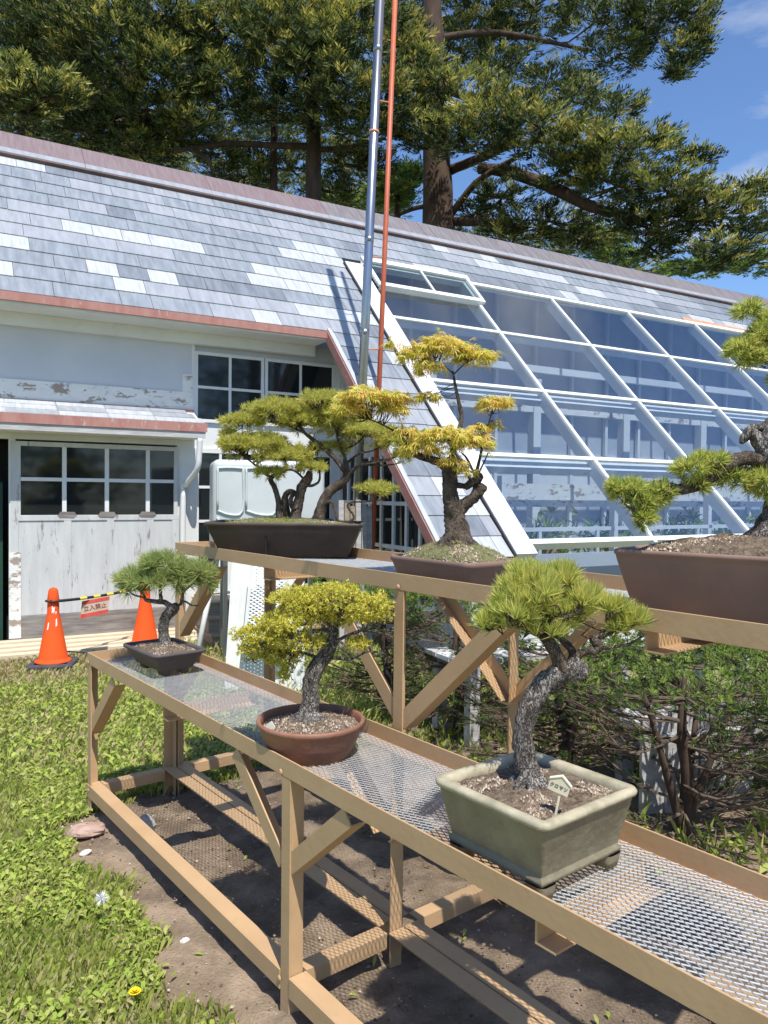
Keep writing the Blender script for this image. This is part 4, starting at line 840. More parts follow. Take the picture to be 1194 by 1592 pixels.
# glazed slope ----------------------------------------------------------------
frame = MB()
def raft(k, n0, n1, w_, h0=.0, h1=.05, mi=0):
    frame.add([roofp(k-w_/2, n0, h0), roofp(k+w_/2, n0, h0), roofp(k+w_/2, n1, h0), roofp(k-w_/2, n1, h0), roofp(k-w_/2, n0, h1), roofp(k+w_/2, n0, h1), roofp(k+w_/2, n1, h1), roofp(k-w_/2, n1, h1)], [(3, 2, 1, 0), (4, 5, 6, 7), (0, 1, 5, 4), (1, 2, 6, 5), (2, 3, 7, 6), (3, 0, 4, 7)], mi)
KS = [4.60+1.62*i for i in range(11)]
for k in KS[1:]: raft(k, 5.37, 8.84, .045, -.13, .035)
frame.build('rafters', M['white'], gh, bevel=.002)
frame = MB(); raft(4.47, 5.30, 8.80, .24, -.10, .045); frame.build('rafter_board', mat('pale_board', (.72, .71, .72), (.63, .62, .65), 3, rough=.6, c3=(.66, .45, .33), s3=3, lo3=.66, hi3=.72), gh, bevel=.003)
b = MB(); b.bar(np.array(roofp(4.345, 8.8, .02)), np.array(roofp(4.345, 5.3, .02)), .03, .016, (0, -.7, .7)); b.build('lead_strip', M['dark'], gh)
frame = MB()
for n_ in (7.98, 7.115, 6.26): raft((4.60+KR)/2, n_-.018, n_+.018, KR-4.60, -.005, .025)
raft((4.60+KR)/2, 5.39, 5.43, KR-4.6, -.06, .03); raft((4.60+KR)/2, 8.80, 8.85, KR-4.6, -.04, .04)
for n_ in (7.115, 6.26): raft((4.60+KR)/2, n_-.06, n_+.03, KR-4.6, -.16, -.07)
frame.build('glazing_purlins', M['white'], gh)
LV = [5.42, 6.26, 7.115, 7.98, 8.82]
for i in range(len(KS)-1):
    for j in range(4):
        if i == 0 and j == 3: continue
        b = MB(); b.add([roofp(KS[i]+.02, LV[j]+.015, .010), roofp(KS[i+1]-.02, LV[j]+.015, .010), roofp(KS[i+1]-.02, LV[j+1]-.015, .010), roofp(KS[i]+.02, LV[j+1]-.015, .010)], [(0, 1, 2, 3)]); b.build('glass_pane', M['glass'], gh)
b = MB(); b.add([roofp(4.62, 7.99, .010), roofp(6.2, 7.99, .010), roofp(6.2, 8.41, .010), roofp(4.62, 8.41, .010)], [(0, 1, 2, 3)]); b.build('glass_pane', M['glass'], gh)
# roof vent, slightly raised
frame = MB(); raft(5.46, 8.42, 8.475, 1.66, .045, .085); raft(5.46, 8.83, 8.90, 1.70, .045, .085); raft(4.65, 8.475, 8.83, .05, .045, .085); raft(6.27, 8.475, 8.83, .05, .045, .085); raft(5.50, 8.475, 8.83, .03, .055, .08)
raft(5.46, 8.42, 8.44, 1.62, .0, .044)
vt = frame.build('vent_window', M['white'], gh, bevel=.002)
b = MB(); b.add([roofp(4.67, 8.47, .06), roofp(6.25, 8.47, .06), roofp(6.25, 8.84, .06), roofp(4.67, 8.84, .06)], [(0, 1, 2, 3)]); b.build('pane', glassmat('vent_glass', (.6, .68, .68), .05), vt)
b = MB()  # orange patch where the paint has gone
b.add([roofp(10.9, 8.86, .02), roofp(12.6, 8.86, .02), roofp(12.6, 8.93, .02), roofp(10.9, 8.95, .02)], [(0, 1, 2, 3)]); b.build('bare_flashing', M['rust'], gh)
# low front wall under the glass
b = MB(); b.box(3.97, KR, 5.42-NW, 5.47-NW, 0, .30)
for k in KS+[3.99]: b.box(k-.03, k+.03, 5.405-NW, 5.48-NW, .30, 1.10)
b.build('front_wall', M['white'], gh)
b = MB(); b.quad([gx(4.0, 5.435, .301), gx(KR, 5.435, .301), gx(KR, 5.435, 1.08), gx(4.0, 5.435, 1.08)]); b.build('front_glass', glassmat('front_glass', (.70, .78, .88), .02, .05), gh)
# interior
b = MB(); b.box(3.99, KR, 5.5-NW, 9.9-NW, .0, .02); b.build('floor', mat('concrete_floor', (.30, .30, .29), (.22, .22, .22), 2, rough=.9), gh)
b = MB(); b.box(4.05, KR, 9.80-NW, 9.9-NW, .02, 5.3); b.build('back_wall', mat('inner_wall', (.50, .52, .55), (.38, .41, .45), 1.2, rough=.8), gh)
b = MB(); b.box(4.05, KR, 9.76-NW, 9.799-NW, 1.55, 2.25); b.build('back_wall_band', M['white'], gh)
for k in KS:
    b = MB(); b.box(k+.25, k+.37, 7.55-NW, 7.67-NW, .02, 3.05); b.box(k+.30, k+.36, 6.2-NW, 6.28-NW, .02, 1.75); b.build('inner_post', M['white'], gh)
b = MB(); b.box(4.1, KR, 7.57-NW, 7.65-NW, 2.62, 2.78); b.box(4.1, KR, 6.60-NW, 6.66-NW, 1.42, 1.68); b.build('inner_beam', M['peel'], gh)
b = MB()
for z in (.80, 1.02, 1.2): b.box(4.1, KR, 5.95-NW, 5.98-NW, z-.02, z+.02)
for k in np.arange(4.4, KR, .81): b.box(k-.02, k+.02, 5.951-NW, 5.979-NW, .02, 1.2)
b.build('inner_railing', M['white'], gh)
b = MB(); b.box(4.3, KR, 6.1-NW, 7.3-NW, .62, .68); b.box(4.3, KR, 6.1-NW, 6.14-NW, .02, .62); b.build('inner_staging', M['greywood'], gh)
b = MB(); b.box(4.02, KR, 5.60-NW, 5.63-NW, .02, .98); b.build('inner_pale_backing', M['wall'], gh)  # pale wall added behind the front glass to brighten it
b = MB()
for k in np.arange(4.3, KR, .81): b.box(k-.03, k+.03, 9.70-NW, 9.759-NW, .02, 4.9)
b.build('back_wall_studs', M['white'], gh)
b = MB()
for z, n_ in ((3.35, 8.6), (2.95, 9.2), (3.9, 9.2), (.95, 9.3)): b.box(4.1, KR, n_-NW, n_+.07-NW, z, z+.10)
b.build('inner_purlin', M['white'], gh)
for q, k in enumerate(np.arange(4.9, 14, 1.1)):
    b = MB(); b.lathe([(0, .70), (.13, .70), (.17, .95), (.16, .95), (0, .92)], 14, gx(k, 6.7, 0)); b.build('planter', M['terrab'], gh, smooth_=True)
    V, F, mi = needles(np.array(gx(k, 6.7, 1.0))+.16*rng.normal(size=(90, 3))*np.array([1, 1, .9]), rng.normal(size=(90, 3))+np.array([0, 0, 1]), 5, .16, .03, .6, [.6, .4]); fast('potted_leaves', V, F, mi, M['fresh'], gh)
# downspout at the pent roof end
b = MB(); b.tube([gx(2.19, 7.74, 2.10), gx(2.19, 7.76, 1.95), gx(2.18, 7.80, 1.78), gx(2.12, 8.0, 1.62), gx(2.10, 8.04, 1.50), gx(2.10, 8.04, .2)], .03, 12, sm=4); b.build('downspout', M['white'], gh, smooth_=True)

# planks and steps in front of the facade
pk = thing('plank_ramp', 'pale wooden planks laid along the foot of the sliding door', 'planks', tuple(GF*.9+GN*7.86), GA)
for j in range(4):
    b = MB(); b.box(-2.6, 1.75, -.23+j*.115, -.125+j*.115, .001+.02*(j > 0)*j, .045+.02*j); b.build('plank', M['plank'], pk, bevel=.004)
st = thing('wooden_steps', 'weathered wooden steps up to the glazed door', 'steps', tuple(GF*3.0+GN*7.62), GA)
for j, (y0, y1, z0, z1) in enumerate([(-.25, .45, .0, .10), (-.12, .45, .115, .25), (.06, .45, .265, .40)]):
    b = MB(); b.box(-.78, .9, y0, y1, z0, z1); b.build('riser', M['oldwood'], st, bevel=.006)
    b = MB(); b.box(-.80, .92, y0-.03, y1, z1+.001, z1+.03); b.build('tread', M['oldwood'] if j < 2 else M['plank'], st, bevel=.006)
b = MB(); b.tube([tuple(GF*.9+GN*7.55+np.array([0, 0, .05])), tuple(GF*1.4+GN*7.35+np.array([0, 0, .03])), tuple(GF*1.9+GN*7.5+np.array([0, 0, .09]))], .008, 6, sm=6)
o = b.build('cable', M['rubber']); tag(o, 'thin black cable lying over the planks beside the cones', 'cable')

# white oil tank
tk_ = thing('oil_tank', 'white moulded oil tank with embossed panels behind the left bonsai', 'tank', tuple(GF*2.62+GN*6.95), math.radians(16))
def rbox(nm, w_, d_, h_, z0, m, parent, bev=.06):
    b = MB(); b.box(-w_/2, w_/2, -d_/2, d_/2, z0, z0+h_); o = b.build(nm, m, parent, smooth_=True); md = o.modifiers.new('b', 'BEVEL'); md.width = bev; md.segments = 6; return o
rbox('body', 1.05, .56, .82, 1.03, M['tank'], tk_)
b = MB()
for x0, x1 in ((-.48, -.25), (-.22, .06)):
    y = -.287; pts = [(x0, 1.38), (x0, 1.73), (x0+.02, 1.77), (x1-.02, 1.77), (x1, 1.73), (x1, 1.38), ((x0+x1)/2, 1.34), (x0, 1.38)]
    b.tube([(p[0], y, p[1]) for p in pts], .011, 8, sm=3)
b.tube([(-.48, -.287, 1.32), (-.44, -.287, 1.22), (-.40, -.287, 1.16), (-.1, -.287, 1.14), (.0, -.287, 1.2), (.06, -.287, 1.30)], .013, 8, sm=3)
b.build('embossing', M['tank'], tk_, smooth_=True)
for x in (-.4, .4):
    for y in (-.2, .2):
        b = MB(); b.box(x-.02, x+.02, y-.02, y+.02, 0, 1.05); b.build('leg', M['steel'], tk_)
# grey ribbed bin / post stack right of it
bb = thing('timber_offcuts', 'upright brown and grey timber boards leaning beside the red pole', 'boards', tuple(GF*3.55+GN*6.75), GA)
for j in range(6):
    b = MB(); b.bar((-.20+j*.075, .02*j, 0), (-.20+j*.075, .05+.02*j, 1.48-.03*(j % 3)), .055, .02, (0, 1, 0)); b.build('board', M['oldwood'] if j in (1, 2) else M['greywood'], bb)

# stove pipe and red pole
def ptube(p0, p1, n): return [np.array(p0)*(1-i/n)+np.array(p1)*i/n for i in range(n+1)]
pp = thing('stove_pipe', 'tall shiny steel stove pipe in jointed lengths', 'pipe', tuple(GF*3.525+GN*6.9))
top = GF*.31+np.array([0, 0, 7.6]); b = MB()
b.tube([np.zeros(3), top], .046, 20); b.build('pipe', M['steel'], pp, smooth_=True)
for z in (1.6, 2.55, 3.2, 4.15, 6.1, 7.1):
    b = MB(); c = top*(z/7.6); b.tube([c-top/7.6*.03, c+top/7.6*.03], .0478, 20); b.build('collar', M['steel'], pp, smooth_=True)
b = MB(); c = top*(5.25/7.6); b.tube([c-top/7.6*.012, c+top/7.6*.012], .051, 20); b.build('clamp', M['rust'], pp, smooth_=True)
rp2 = thing('steel_pole', 'slim red oxide painted pole standing beside the stove pipe', 'pole', tuple(GF*3.735+GN*6.9))
b = MB(); b.tube([np.zeros(3), top-GF*.04], .026, 14); b.build('pole', M['redpole'], rp2, smooth_=True)
b = MB()
for z in (3.05, 4.0, 5.6):
    b.tube([(top-GF*.04)*(z/7.6), (top-GF*.04)*(z/7.6)-GF*.17+np.array([0, 0, -.02])], .008, 6)
b.build('bracket', M['rust'], rp2)

# ================================================================= CONES, BAR, SIGN
def cone(loc, label):
    o = thing('traffic_cone', label, 'cone', loc, rnd.random()*.6, 'orange traffic cones before the sliding door')
    b = MB(); loft_rect(b, [(-.012, 0), (0, .008), (0, .03), (-.01, .038), (-.05, .040)], .37, .37, 8, 40); b.add([(.13*math.cos(i*math.pi/12), .13*math.sin(i*math.pi/12), .0405) for i in range(24)], [tuple(range(24))]); b.build('base', M['rubber'], o, smooth_=True)
    b = MB(); b.lathe([(.152, .040), (.155, .05), (.128, .06), (.122, .075), (.055, .45), (.050, .47), (.048, .60), (.040, .665), (.030, .685), (.014, .69)], 36); b.build('body', M['orange'], o, smooth_=True)
    return o
c1 = cone((-2.91, 6.66, 0), 'orange traffic cone with worn white tape, nearer the lawn, left of the hanging sign')
r1 = np.random.default_rng(4)
for (a, z, w_, h_) in [(4.9, .50, .28, .05), (5.15, .47, .35, .03), (5.3, .39, .12, .07), (4.3, .36, .10, .07), (4.75, .52, .1, .03)]:
    rr = lambda z: (.055+(.45-z)*.179 if z < .45 else .0505)+.0015
    P4 = [(math.cos(a+da)*rr(z+dz), math.sin(a+da)*rr(z+dz), z+dz) for da, dz in ((-w_, -h_/2), (w_*.6, -h_*.35), (w_, h_/2), (-w_*.4, h_*.4))]
    b = MB(); b.quad(P4); b.build('reflective_tape', M['tape'], c1)
c2 = cone((-2.38, 7.55, .0), 'orange traffic cone half hidden behind the small pine bonsai')
A_ = np.array([-2.91, 6.66-.055, .575]); B_ = np.array([-2.38, 7.55-.055, .60])
bar = MB(); nseg = 14; d_ = (B_-A_); sag = lambda u: np.array([0, 0, -.02*4*u*(1-u)])
for i in range(nseg):
    u0, u1 = i/nseg, (i+1)/nseg; bar.tube([A_+d_*u0+sag(u0), A_+d_*u1+sag(u1)], .013, 10, mi=1 if i % 2 == 0 and i > 3 else 0, cap=False)
o = bar.build('cone_bar', [M['black'], M['yellow']], smooth_=True); tag(o, 'black and yellow striped bar linking the two orange cones', 'bar')
for q, rad in ((A_+np.array([0, .055, 0]), .062), (B_+np.array([0, .055, 0]), .060)):
    b = MB(); b.tube([q+rad*np.array([math.cos(t), math.sin(t), 0]) for t in np.linspace(0, 6.283, 20)], .008, 6, cap=False); r_ = b.build('ring', M['black'], o, smooth_=True)
mid = A_+d_*.44+sag(.44)+np.array([.015, -.02, 0]); sg = thing('warning_sign', 'small cream and red warning sign hanging from the striped bar', 'sign', tuple(mid), math.radians(32))
def sk(x, z, y=0): x *= .76; z *= .82; return (x, y, z+x*.13)
b = MB(); b.add([sk(-.17, -.21), sk(.15, -.21), sk(.17, -.02), sk(-.15, -.02), sk(-.17, -.21, .004), sk(.15, -.21, .004), sk(.17, -.02, .004), sk(-.15, -.02, .004)], [(0, 1, 2, 3), (7, 6, 5, 4), (0, 4, 5, 1), (1, 5, 6, 2), (2, 6, 7, 3), (3, 7, 4, 0)]); b.build('panel', M['signw'], sg)
b = MB(); b.quad([sk(-.17, -.21, -.002), sk(.15, -.21, -.002), sk(.155, -.165, -.002), sk(-.165, -.165, -.002)]); b.quad([sk(-.154, -.06, -.002), sk(.166, -.06, -.002), sk(.17, -.02, -.002), sk(-.15, -.02, -.002)]); b.build('red_bands', M['signr'], sg)
text('立入禁止', .052, M['ink'], sg, (0, -.003, -.093), (math.radians(90), math.radians(-7.5), 0))

# ================================================================= WHITE PANELS AND POLE
for j, (x, y, rz, w_, lab) in enumerate([(-1.12, 5.92, .12, .24, 'leftmost grooved white plastic sheet leaning behind the lower bench'), (-.90, 5.90, -.02, .22, 'middle grooved white plastic sheet of the three leaning behind the bench'), (-.70, 5.86, -.12, .20, 'rightmost grooved white plastic sheet leaning beside the hedge')]):
    o = thing('corrugated_sheet', lab, 'plastic sheet', (x, y, 0), rz, 'white plastic sheets leaning behind the benches')
    b = MB(); b.bar((0, 0, .0), (.05-.05*j, .16, 1.12), w_, .012, (0, 1, 0)); b.build('board', M['plastic'], o)
    b = MB()
    for i in range(4): xx = -w_/2+.02+i*(w_-.04)/3; b.bar((xx, -.010, .0), (xx+.05-.05*j, .150, 1.12), .012, .012, (0, 1, 0))
    b.build('ribs', M['plastic'], o)
o = thing('lattice_screen', 'white perforated diamond lattice leaning on the grooved plastic sheets', 'lattice', (-.90, 5.80, .32), -.05)
V, F, mi = expanded_mesh(-.14, .14, 0, .72, 0, .045, .028, .009, .006); V = np.stack([V[:, 0]*(1.25-V[:, 1]*.45), V[:, 1]*.14+V[:, 2], V[:, 1]], 1); fast('lattice', V, F, mi, [M['plastic']], o)
b = MB(); b.bar((-.175, 0, 0), (-.13, .10, .72), .02, .012, (0, 1, 0)); b.bar((.175, 0, 0), (.13, .10, .72), .02, .012, (0, 1, 0)); b.build('edge', M['plastic'], o)
b = MB(); b.tube([(-1.72, 6.95, 0), (-1.60, 7.30, .95)], .026, 12); o = b.build('plastic_pipe', M['plastic'], smooth_=True); tag(o, 'short white plastic pipe leaning by the wooden steps', 'pipe')

# low grey benches behind the hedge
for j, (x, y, rz, L_, hh, lab) in enumerate([(1.55, 5.35, .45, 2.6, .50, 'weathered grey plank table behind the hedge, nearest the glass wall'), (2.15, 4.1, .25, 1.8, .36, 'low weathered grey plank table behind the right hand yew')]):
    o = thing('plank_table', lab, 'table', (x, y, 0), rz, 'weathered plank tables behind the hedge')
    for q in range(3): b = MB(); b.box(-L_/2, L_/2, -.24+q*.165, -.24+q*.165+.15, hh, hh+.03); b.build('board', M['white'] if q == 1 else M['greywood'], o, bevel=.003)
    for sx in (-1, 0, 1):
        for sy in (-.2, .2): b = MB(); b.box(sx*(L_/2-.1)-.035, sx*(L_/2-.1)+.035, sy-.035, sy+.035, 0, hh-.002); b.build('leg', M['greywood'], o)
o = thing('timber_fence', 'grey weathered upright boards standing low behind the right hand yew', 'fence', (1.60, 3.75, 0), .3)
b = MB(); 
for q in range(4): b.box(-.35+q*.17, -.35+q*.17+.16, 0, .02, .0, .48+.01*q)
b.build('boards', M['greywood'], o)

# ================================================================= YEW HEDGE
def yew(x, y, h, lab, seed, spread=.55, lean=0):
    r2 = np.random.default_rng(seed); o = thing('yew_bush', lab, 'bush', (x, y, 0), 0, 'row of clipped yews behind the benches')
    b = MB(); top_ = np.array([lean, .03, h*.85])
    tr = [np.array([0, 0, -.02]), np.array([.02, .01, h*.25]), np.array([lean*.5-.02, 0, h*.55]), top_]
    b.tube(tr, [.036, .030, .024, .010], 9, noise=.12, sm=4, seed=seed)
    for q in range(3):
        a = r2.random()*6.28; b.tube([np.array([0, 0, 0]), np.array([math.cos(a)*.08, math.sin(a)*.08, h*.3]), np.array([math.cos(a)*.2, math.sin(a)*.2, h*.75])], [.024, .018, .008], 7, noise=.1, sm=4, seed=q)
    b.build('trunk', M['barkd'], o, smooth_=True)
    b = MB(); C_ = []; D_ = []
    for q in range(46):
        z = h*(.12+.85*r2.random()); a = r2.random()*6.28; L_ = spread*(.5+.6*r2.random()); up = .12+.25*r2.random()
        s0 = np.array([lean*z/h, 0, z*.8]); e = s0+np.array([math.cos(a)*L_, math.sin(a)*L_, L_*up]); e[2] = min(e[2], h)
        m_ = (s0+e)/2+np.array([0, 0, -.04])+r2.normal(size=3)*.03
        pth = [s0, m_, e]; b.tube(pth, [.009, .006, .003], 5, sm=4, cap=False, seed=q); pp_, _ = smooth(pth, [1, 1, 1], 6)
        for c in pp_[3:]:
            for w_ in range(2):
                dd = nrm(e-s0+r2.normal(size=3)*.22*L_+np.array([0, 0, .05])); q2 = c+dd*(.10+.08*r2.random()); b.tube([c, q2], [.003, .0015], 3, cap=False)
                lowz = c[2] < h*.72
                if r2.random() < (.82 if lowz else .25): continue
                for u in (.35, .7, 1.0): C_.append(c*(1-u)+q2*u); D_.append(dd)
    nt_ = 620; zt = h*(.80+.2*r2.random(nt_)); a = r2.random(nt_)*6.28; rr = spread*1.05*np.sqrt(r2.random(nt_))
    T_ = np.stack([lean+rr*np.cos(a), rr*np.sin(a), zt], 1); C_ = np.concatenate([np.array(C_), T_]); D_ = np.concatenate([np.array(D_), nrm(r2.normal(size=(nt_, 3))*.6+np.array([0, 0, .7]))])
    b.build('branches', M['twig'], o)
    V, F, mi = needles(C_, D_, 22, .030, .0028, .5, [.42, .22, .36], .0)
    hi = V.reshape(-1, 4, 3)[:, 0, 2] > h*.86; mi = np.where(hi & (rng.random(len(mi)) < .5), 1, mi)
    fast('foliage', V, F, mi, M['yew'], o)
yew(1.40, 3.46, .86, 'reddish trunked yew bush nearest the camera at the right of the hedge', 1, .62)
yew(1.05, 4.28, .92, 'dark yew bush showing behind the stone pot pine trunk', 2, .60)
yew(.50, 4.95, 1.00, 'dense yew bush behind the big diagonal brace', 3, .60)
yew(.02, 5.35, 1.02, 'yew bush at the left end of the hedge behind the spruce bonsai', 4, .55)
yew(2.15, 3.55, .88, 'yew bush at the right frame edge of the hedge', 5, .60)
yew(1.75, 4.45, .90, 'yew bush in the back line of the hedge right of centre', 6, .60)

# ================================================================= BACKGROUND TREES
def fir_sprays(C, D, probs_dark, n=17, ln=.215, wd=.032):
    m = len(C); C = np.asarray(C); D = nrm(np.asarray(D)); side = nrm(np.cross(D, np.array([0, 0, 1.])+.3*rng.normal(size=(m, 3)))); size = (.7+.6*rng.random(m))[:, None]
    Vs = []; mis = []; tone = rng.random(m)
    for j in range(n):
        u = j/(n-1); sg = 1 if j % 2 else -1; last = j == n-1
        o_ = C+D*size*ln*1.5*(u-.3)
        d = nrm(D*.75+side*sg*(0 if last else .8)+np.array([0, 0, .42])+.2*rng.normal(size=(m, 3))); L_ = ln*size*(1-.45*u)*(.75+.5*rng.random((m, 1)))
        s = nrm(np.cross(d, rng.normal(size=(m, 3))))*wd/2
        Vs.append(np.stack([o_-s*.6, o_+d*L_*.55-s, o_+d*L_, o_+d*L_*.55+s], 1))
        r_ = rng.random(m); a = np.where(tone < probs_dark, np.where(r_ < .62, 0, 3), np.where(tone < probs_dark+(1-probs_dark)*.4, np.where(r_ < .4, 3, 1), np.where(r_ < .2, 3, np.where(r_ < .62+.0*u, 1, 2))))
        mis.append(a)
    V = np.stack(Vs, 1).reshape(-1, 3); return V, np.arange(len(V)).reshape(-1, 4), np.stack(mis, 1).reshape(-1)
def fir(label, trunk, rt, limbs, pads, name='fir_tree', cat_='tree', mats=None, dens=1.0):
    base = np.array([trunk[0][0], trunk[0][1], 0]); o = thing(name, label, cat_, tuple(base))
    b = MB(); b.tube([np.array(p)-base for p in trunk], rt, 14, noise=.06, sm=4); b.build('trunk', M['barkd'], o, smooth_=True)
    b = MB()
    for k, (p, r) in enumerate(limbs): b.tube([np.array(q)-base for q in p], r, 8, noise=.1, sm=4, seed=k)
    C_ = []; D_ = []; prob = []
    for (c, rx, ry, rz, dark) in pads:
        cc = np.array(c)-base; n = int(rx*rz*330*dens)+30; u = nrm(rng.normal(size=(n, 3)))*(.35+.65*rng.random((n, 1))**.5)
        lump = 1+.22*np.sin(u[:, :1]*6+c[0]*3)+.18*np.sin(u[:, 2:3]*8+c[2]*5)
        p = cc+u*np.array([rx, ry, rz])*lump; C_.append(p)
        D_.append(nrm(u*np.array([1, 1, .25])+np.array([(cc[0]-0)*.06, -.25, .12]))); prob.append(np.where(u[:, 2]*1.1+.55+.45*rng.random(n)-.15 > dark+.14+.10*math.sin(c[0]*2.3+c[2]*1.7), 1, 0))  # bright tones on pad tops, dark beneath: top light put into the colour
        for q in range(6):
            e = p[rng.integers(n)]; b.tube([cc, cc*.5+e*.5+rng.normal(size=3)*.12, e], [.035, .022, .008], 4, sm=2, cap=False)
    b.build('limbs', M['barkd'], o, smooth_=True)
    C_ = np.concatenate(C_); D_ = np.concatenate(D_); prob = np.concatenate(prob).astype(bool)
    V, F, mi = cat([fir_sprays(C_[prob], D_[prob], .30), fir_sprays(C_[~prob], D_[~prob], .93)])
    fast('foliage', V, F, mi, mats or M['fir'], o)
def pd(px, py, d, rx, rz, dark=.55, ry=None): k = d/FPX; return (at(px, py, d), rx*k, (ry or rx*.8)*k, rz*k, dark)
def g(px, d): p = at(px, 796, d); return np.array([p[0], p[1], -.2])
# main fir right of the pipe
d0 = 21
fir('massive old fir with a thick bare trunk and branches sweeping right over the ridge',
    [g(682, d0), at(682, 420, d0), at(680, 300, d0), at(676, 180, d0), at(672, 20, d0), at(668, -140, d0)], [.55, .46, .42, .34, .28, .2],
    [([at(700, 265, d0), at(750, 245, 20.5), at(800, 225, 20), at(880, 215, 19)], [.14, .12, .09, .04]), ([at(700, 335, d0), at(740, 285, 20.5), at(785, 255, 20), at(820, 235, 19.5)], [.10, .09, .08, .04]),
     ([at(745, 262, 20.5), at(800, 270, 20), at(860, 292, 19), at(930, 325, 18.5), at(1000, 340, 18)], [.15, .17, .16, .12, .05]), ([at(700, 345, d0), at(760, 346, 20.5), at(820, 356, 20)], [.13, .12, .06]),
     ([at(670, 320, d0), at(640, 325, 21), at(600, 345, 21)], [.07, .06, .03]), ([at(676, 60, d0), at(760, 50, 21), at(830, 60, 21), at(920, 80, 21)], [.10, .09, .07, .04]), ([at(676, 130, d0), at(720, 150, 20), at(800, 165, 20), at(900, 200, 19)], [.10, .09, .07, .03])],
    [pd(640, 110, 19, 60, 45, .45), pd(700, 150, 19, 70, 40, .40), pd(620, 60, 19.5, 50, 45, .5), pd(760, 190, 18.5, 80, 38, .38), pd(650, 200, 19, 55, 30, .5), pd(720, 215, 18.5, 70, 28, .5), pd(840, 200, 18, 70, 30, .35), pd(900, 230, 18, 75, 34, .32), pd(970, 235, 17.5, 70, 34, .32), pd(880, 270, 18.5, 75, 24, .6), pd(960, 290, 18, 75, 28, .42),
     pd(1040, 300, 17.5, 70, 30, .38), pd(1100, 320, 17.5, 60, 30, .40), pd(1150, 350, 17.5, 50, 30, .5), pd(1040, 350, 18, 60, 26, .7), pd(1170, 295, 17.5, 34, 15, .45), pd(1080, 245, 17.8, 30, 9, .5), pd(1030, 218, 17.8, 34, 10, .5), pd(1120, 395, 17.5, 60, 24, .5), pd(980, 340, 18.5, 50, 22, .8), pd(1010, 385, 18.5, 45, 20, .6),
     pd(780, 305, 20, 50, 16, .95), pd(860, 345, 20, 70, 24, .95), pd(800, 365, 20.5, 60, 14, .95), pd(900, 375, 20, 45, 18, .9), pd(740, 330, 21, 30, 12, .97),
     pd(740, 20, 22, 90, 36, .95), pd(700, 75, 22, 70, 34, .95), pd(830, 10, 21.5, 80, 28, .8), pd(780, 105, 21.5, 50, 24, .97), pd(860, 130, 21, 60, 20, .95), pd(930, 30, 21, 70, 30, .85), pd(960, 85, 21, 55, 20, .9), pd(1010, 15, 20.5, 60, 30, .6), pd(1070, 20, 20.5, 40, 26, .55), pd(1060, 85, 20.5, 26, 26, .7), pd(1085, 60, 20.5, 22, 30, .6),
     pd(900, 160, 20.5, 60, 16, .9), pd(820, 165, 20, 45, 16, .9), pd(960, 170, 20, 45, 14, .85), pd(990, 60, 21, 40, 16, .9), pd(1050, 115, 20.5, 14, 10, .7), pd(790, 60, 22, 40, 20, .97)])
# fir behind the pipe
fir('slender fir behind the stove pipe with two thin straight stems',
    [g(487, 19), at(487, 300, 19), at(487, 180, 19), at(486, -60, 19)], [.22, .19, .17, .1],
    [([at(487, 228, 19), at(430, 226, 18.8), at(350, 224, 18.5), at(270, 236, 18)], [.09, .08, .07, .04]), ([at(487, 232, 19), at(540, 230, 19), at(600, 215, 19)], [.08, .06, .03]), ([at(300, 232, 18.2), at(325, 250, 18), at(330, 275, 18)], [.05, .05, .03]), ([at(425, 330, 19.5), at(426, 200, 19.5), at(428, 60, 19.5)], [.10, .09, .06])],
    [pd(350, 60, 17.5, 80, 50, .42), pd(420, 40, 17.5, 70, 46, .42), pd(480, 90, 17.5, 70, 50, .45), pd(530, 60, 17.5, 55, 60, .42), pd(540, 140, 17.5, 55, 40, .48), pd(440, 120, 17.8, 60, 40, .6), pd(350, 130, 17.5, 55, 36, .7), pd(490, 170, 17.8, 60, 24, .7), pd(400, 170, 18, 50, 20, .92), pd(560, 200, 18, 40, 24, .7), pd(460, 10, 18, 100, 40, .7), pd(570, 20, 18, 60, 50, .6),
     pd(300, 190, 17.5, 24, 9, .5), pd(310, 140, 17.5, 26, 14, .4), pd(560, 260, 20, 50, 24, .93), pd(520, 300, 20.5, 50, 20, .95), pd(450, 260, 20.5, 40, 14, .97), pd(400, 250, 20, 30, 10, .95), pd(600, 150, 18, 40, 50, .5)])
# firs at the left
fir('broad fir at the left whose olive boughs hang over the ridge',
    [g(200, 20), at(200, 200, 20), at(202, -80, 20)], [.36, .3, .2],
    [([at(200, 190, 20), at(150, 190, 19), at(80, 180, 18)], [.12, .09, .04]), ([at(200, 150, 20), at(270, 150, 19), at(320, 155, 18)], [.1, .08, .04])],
    [pd(190, 70, 17, 80, 55, .42), pd(260, 110, 17, 60, 45, .45), pd(150, 30, 17, 80, 50, .45), pd(250, 30, 17, 70, 40, .45), pd(130, 120, 17.5, 60, 40, .75), pd(230, 170, 17.5, 60, 30, .7), pd(170, 190, 18, 70, 34, .93), pd(270, 215, 18.5, 60, 20, .95), pd(120, 200, 18.5, 70, 30, .97), pd(330, 240, 19, 50, 16, .95), pd(210, 235, 18.5, 70, 20, .97), pd(380, 275, 19.5, 60, 14, .9), pd(300, 60, 17.5, 50, 60, .6)])
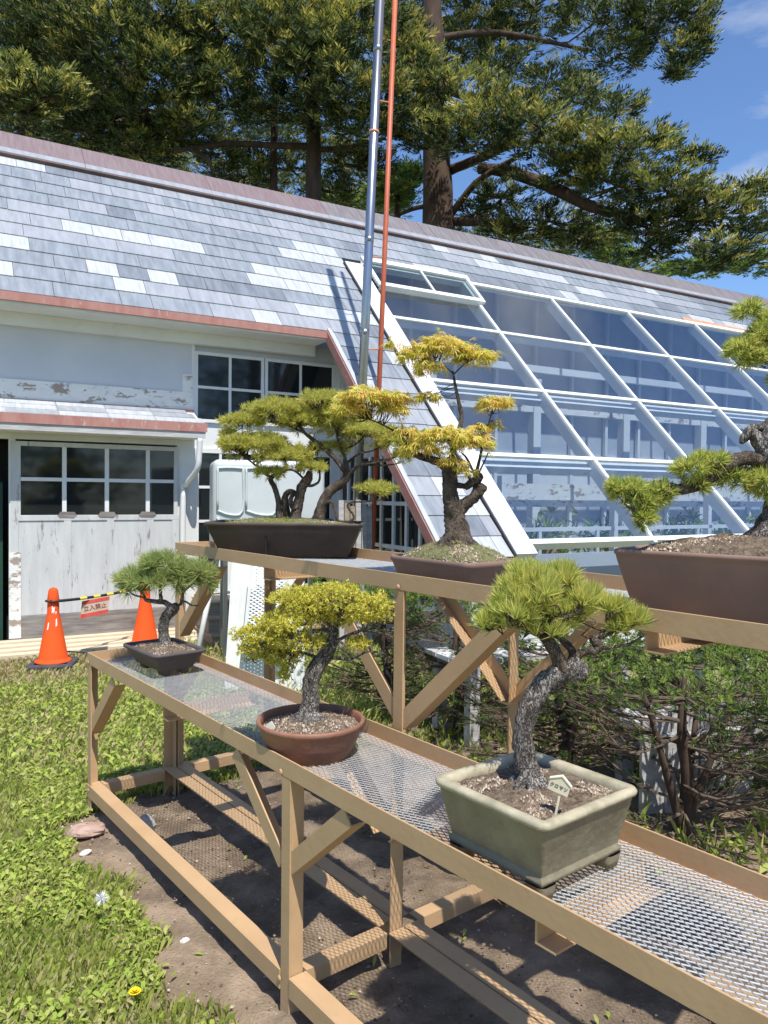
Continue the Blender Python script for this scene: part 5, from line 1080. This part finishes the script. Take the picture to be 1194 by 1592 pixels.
fir('fir at the far left edge with a bright olive bough just above the ridge',
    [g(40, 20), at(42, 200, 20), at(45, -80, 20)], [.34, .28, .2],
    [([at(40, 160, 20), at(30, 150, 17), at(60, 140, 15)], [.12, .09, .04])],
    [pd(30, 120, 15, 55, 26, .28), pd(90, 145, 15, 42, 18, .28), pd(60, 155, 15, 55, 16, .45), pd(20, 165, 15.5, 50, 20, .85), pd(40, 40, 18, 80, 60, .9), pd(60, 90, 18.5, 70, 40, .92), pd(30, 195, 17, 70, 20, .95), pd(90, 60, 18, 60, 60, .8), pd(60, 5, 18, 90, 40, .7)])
# broadleaf trees peeping over the ridge
fir('bright green broadleaf tree peeping over the ridge beside the pipe', [g(618, 24), at(618, 330, 24), at(620, 290, 24)], [.12, .1, .05], [], [pd(620, 285, 23.5, 40, 20, .3), pd(600, 310, 24, 46, 14, .5), pd(530, 320, 24, 30, 10, .5), pd(640, 270, 23.5, 22, 12, .2)], 'broadleaf_tree', 'tree', [M['fresh'][1], M['fresh'][0], M['spruce'][1], M['fresh'][1]], 1.3)
fir('bright green broadleaf tree low behind the ridge at the right', [g(940, 27), at(940, 400, 27), at(942, 370, 27)], [.12, .1, .05], [], [pd(938, 375, 26, 32, 24, .2), pd(1110, 415, 26, 50, 14, .3), pd(1180, 410, 26, 50, 16, .5), pd(1060, 420, 26, 30, 8, .5), pd(965, 400, 26, 30, 10, .4)], 'broadleaf_tree', 'tree', [M['fresh'][1], M['fresh'][0], M['spruce'][1], M['fresh'][1]], 1.3)
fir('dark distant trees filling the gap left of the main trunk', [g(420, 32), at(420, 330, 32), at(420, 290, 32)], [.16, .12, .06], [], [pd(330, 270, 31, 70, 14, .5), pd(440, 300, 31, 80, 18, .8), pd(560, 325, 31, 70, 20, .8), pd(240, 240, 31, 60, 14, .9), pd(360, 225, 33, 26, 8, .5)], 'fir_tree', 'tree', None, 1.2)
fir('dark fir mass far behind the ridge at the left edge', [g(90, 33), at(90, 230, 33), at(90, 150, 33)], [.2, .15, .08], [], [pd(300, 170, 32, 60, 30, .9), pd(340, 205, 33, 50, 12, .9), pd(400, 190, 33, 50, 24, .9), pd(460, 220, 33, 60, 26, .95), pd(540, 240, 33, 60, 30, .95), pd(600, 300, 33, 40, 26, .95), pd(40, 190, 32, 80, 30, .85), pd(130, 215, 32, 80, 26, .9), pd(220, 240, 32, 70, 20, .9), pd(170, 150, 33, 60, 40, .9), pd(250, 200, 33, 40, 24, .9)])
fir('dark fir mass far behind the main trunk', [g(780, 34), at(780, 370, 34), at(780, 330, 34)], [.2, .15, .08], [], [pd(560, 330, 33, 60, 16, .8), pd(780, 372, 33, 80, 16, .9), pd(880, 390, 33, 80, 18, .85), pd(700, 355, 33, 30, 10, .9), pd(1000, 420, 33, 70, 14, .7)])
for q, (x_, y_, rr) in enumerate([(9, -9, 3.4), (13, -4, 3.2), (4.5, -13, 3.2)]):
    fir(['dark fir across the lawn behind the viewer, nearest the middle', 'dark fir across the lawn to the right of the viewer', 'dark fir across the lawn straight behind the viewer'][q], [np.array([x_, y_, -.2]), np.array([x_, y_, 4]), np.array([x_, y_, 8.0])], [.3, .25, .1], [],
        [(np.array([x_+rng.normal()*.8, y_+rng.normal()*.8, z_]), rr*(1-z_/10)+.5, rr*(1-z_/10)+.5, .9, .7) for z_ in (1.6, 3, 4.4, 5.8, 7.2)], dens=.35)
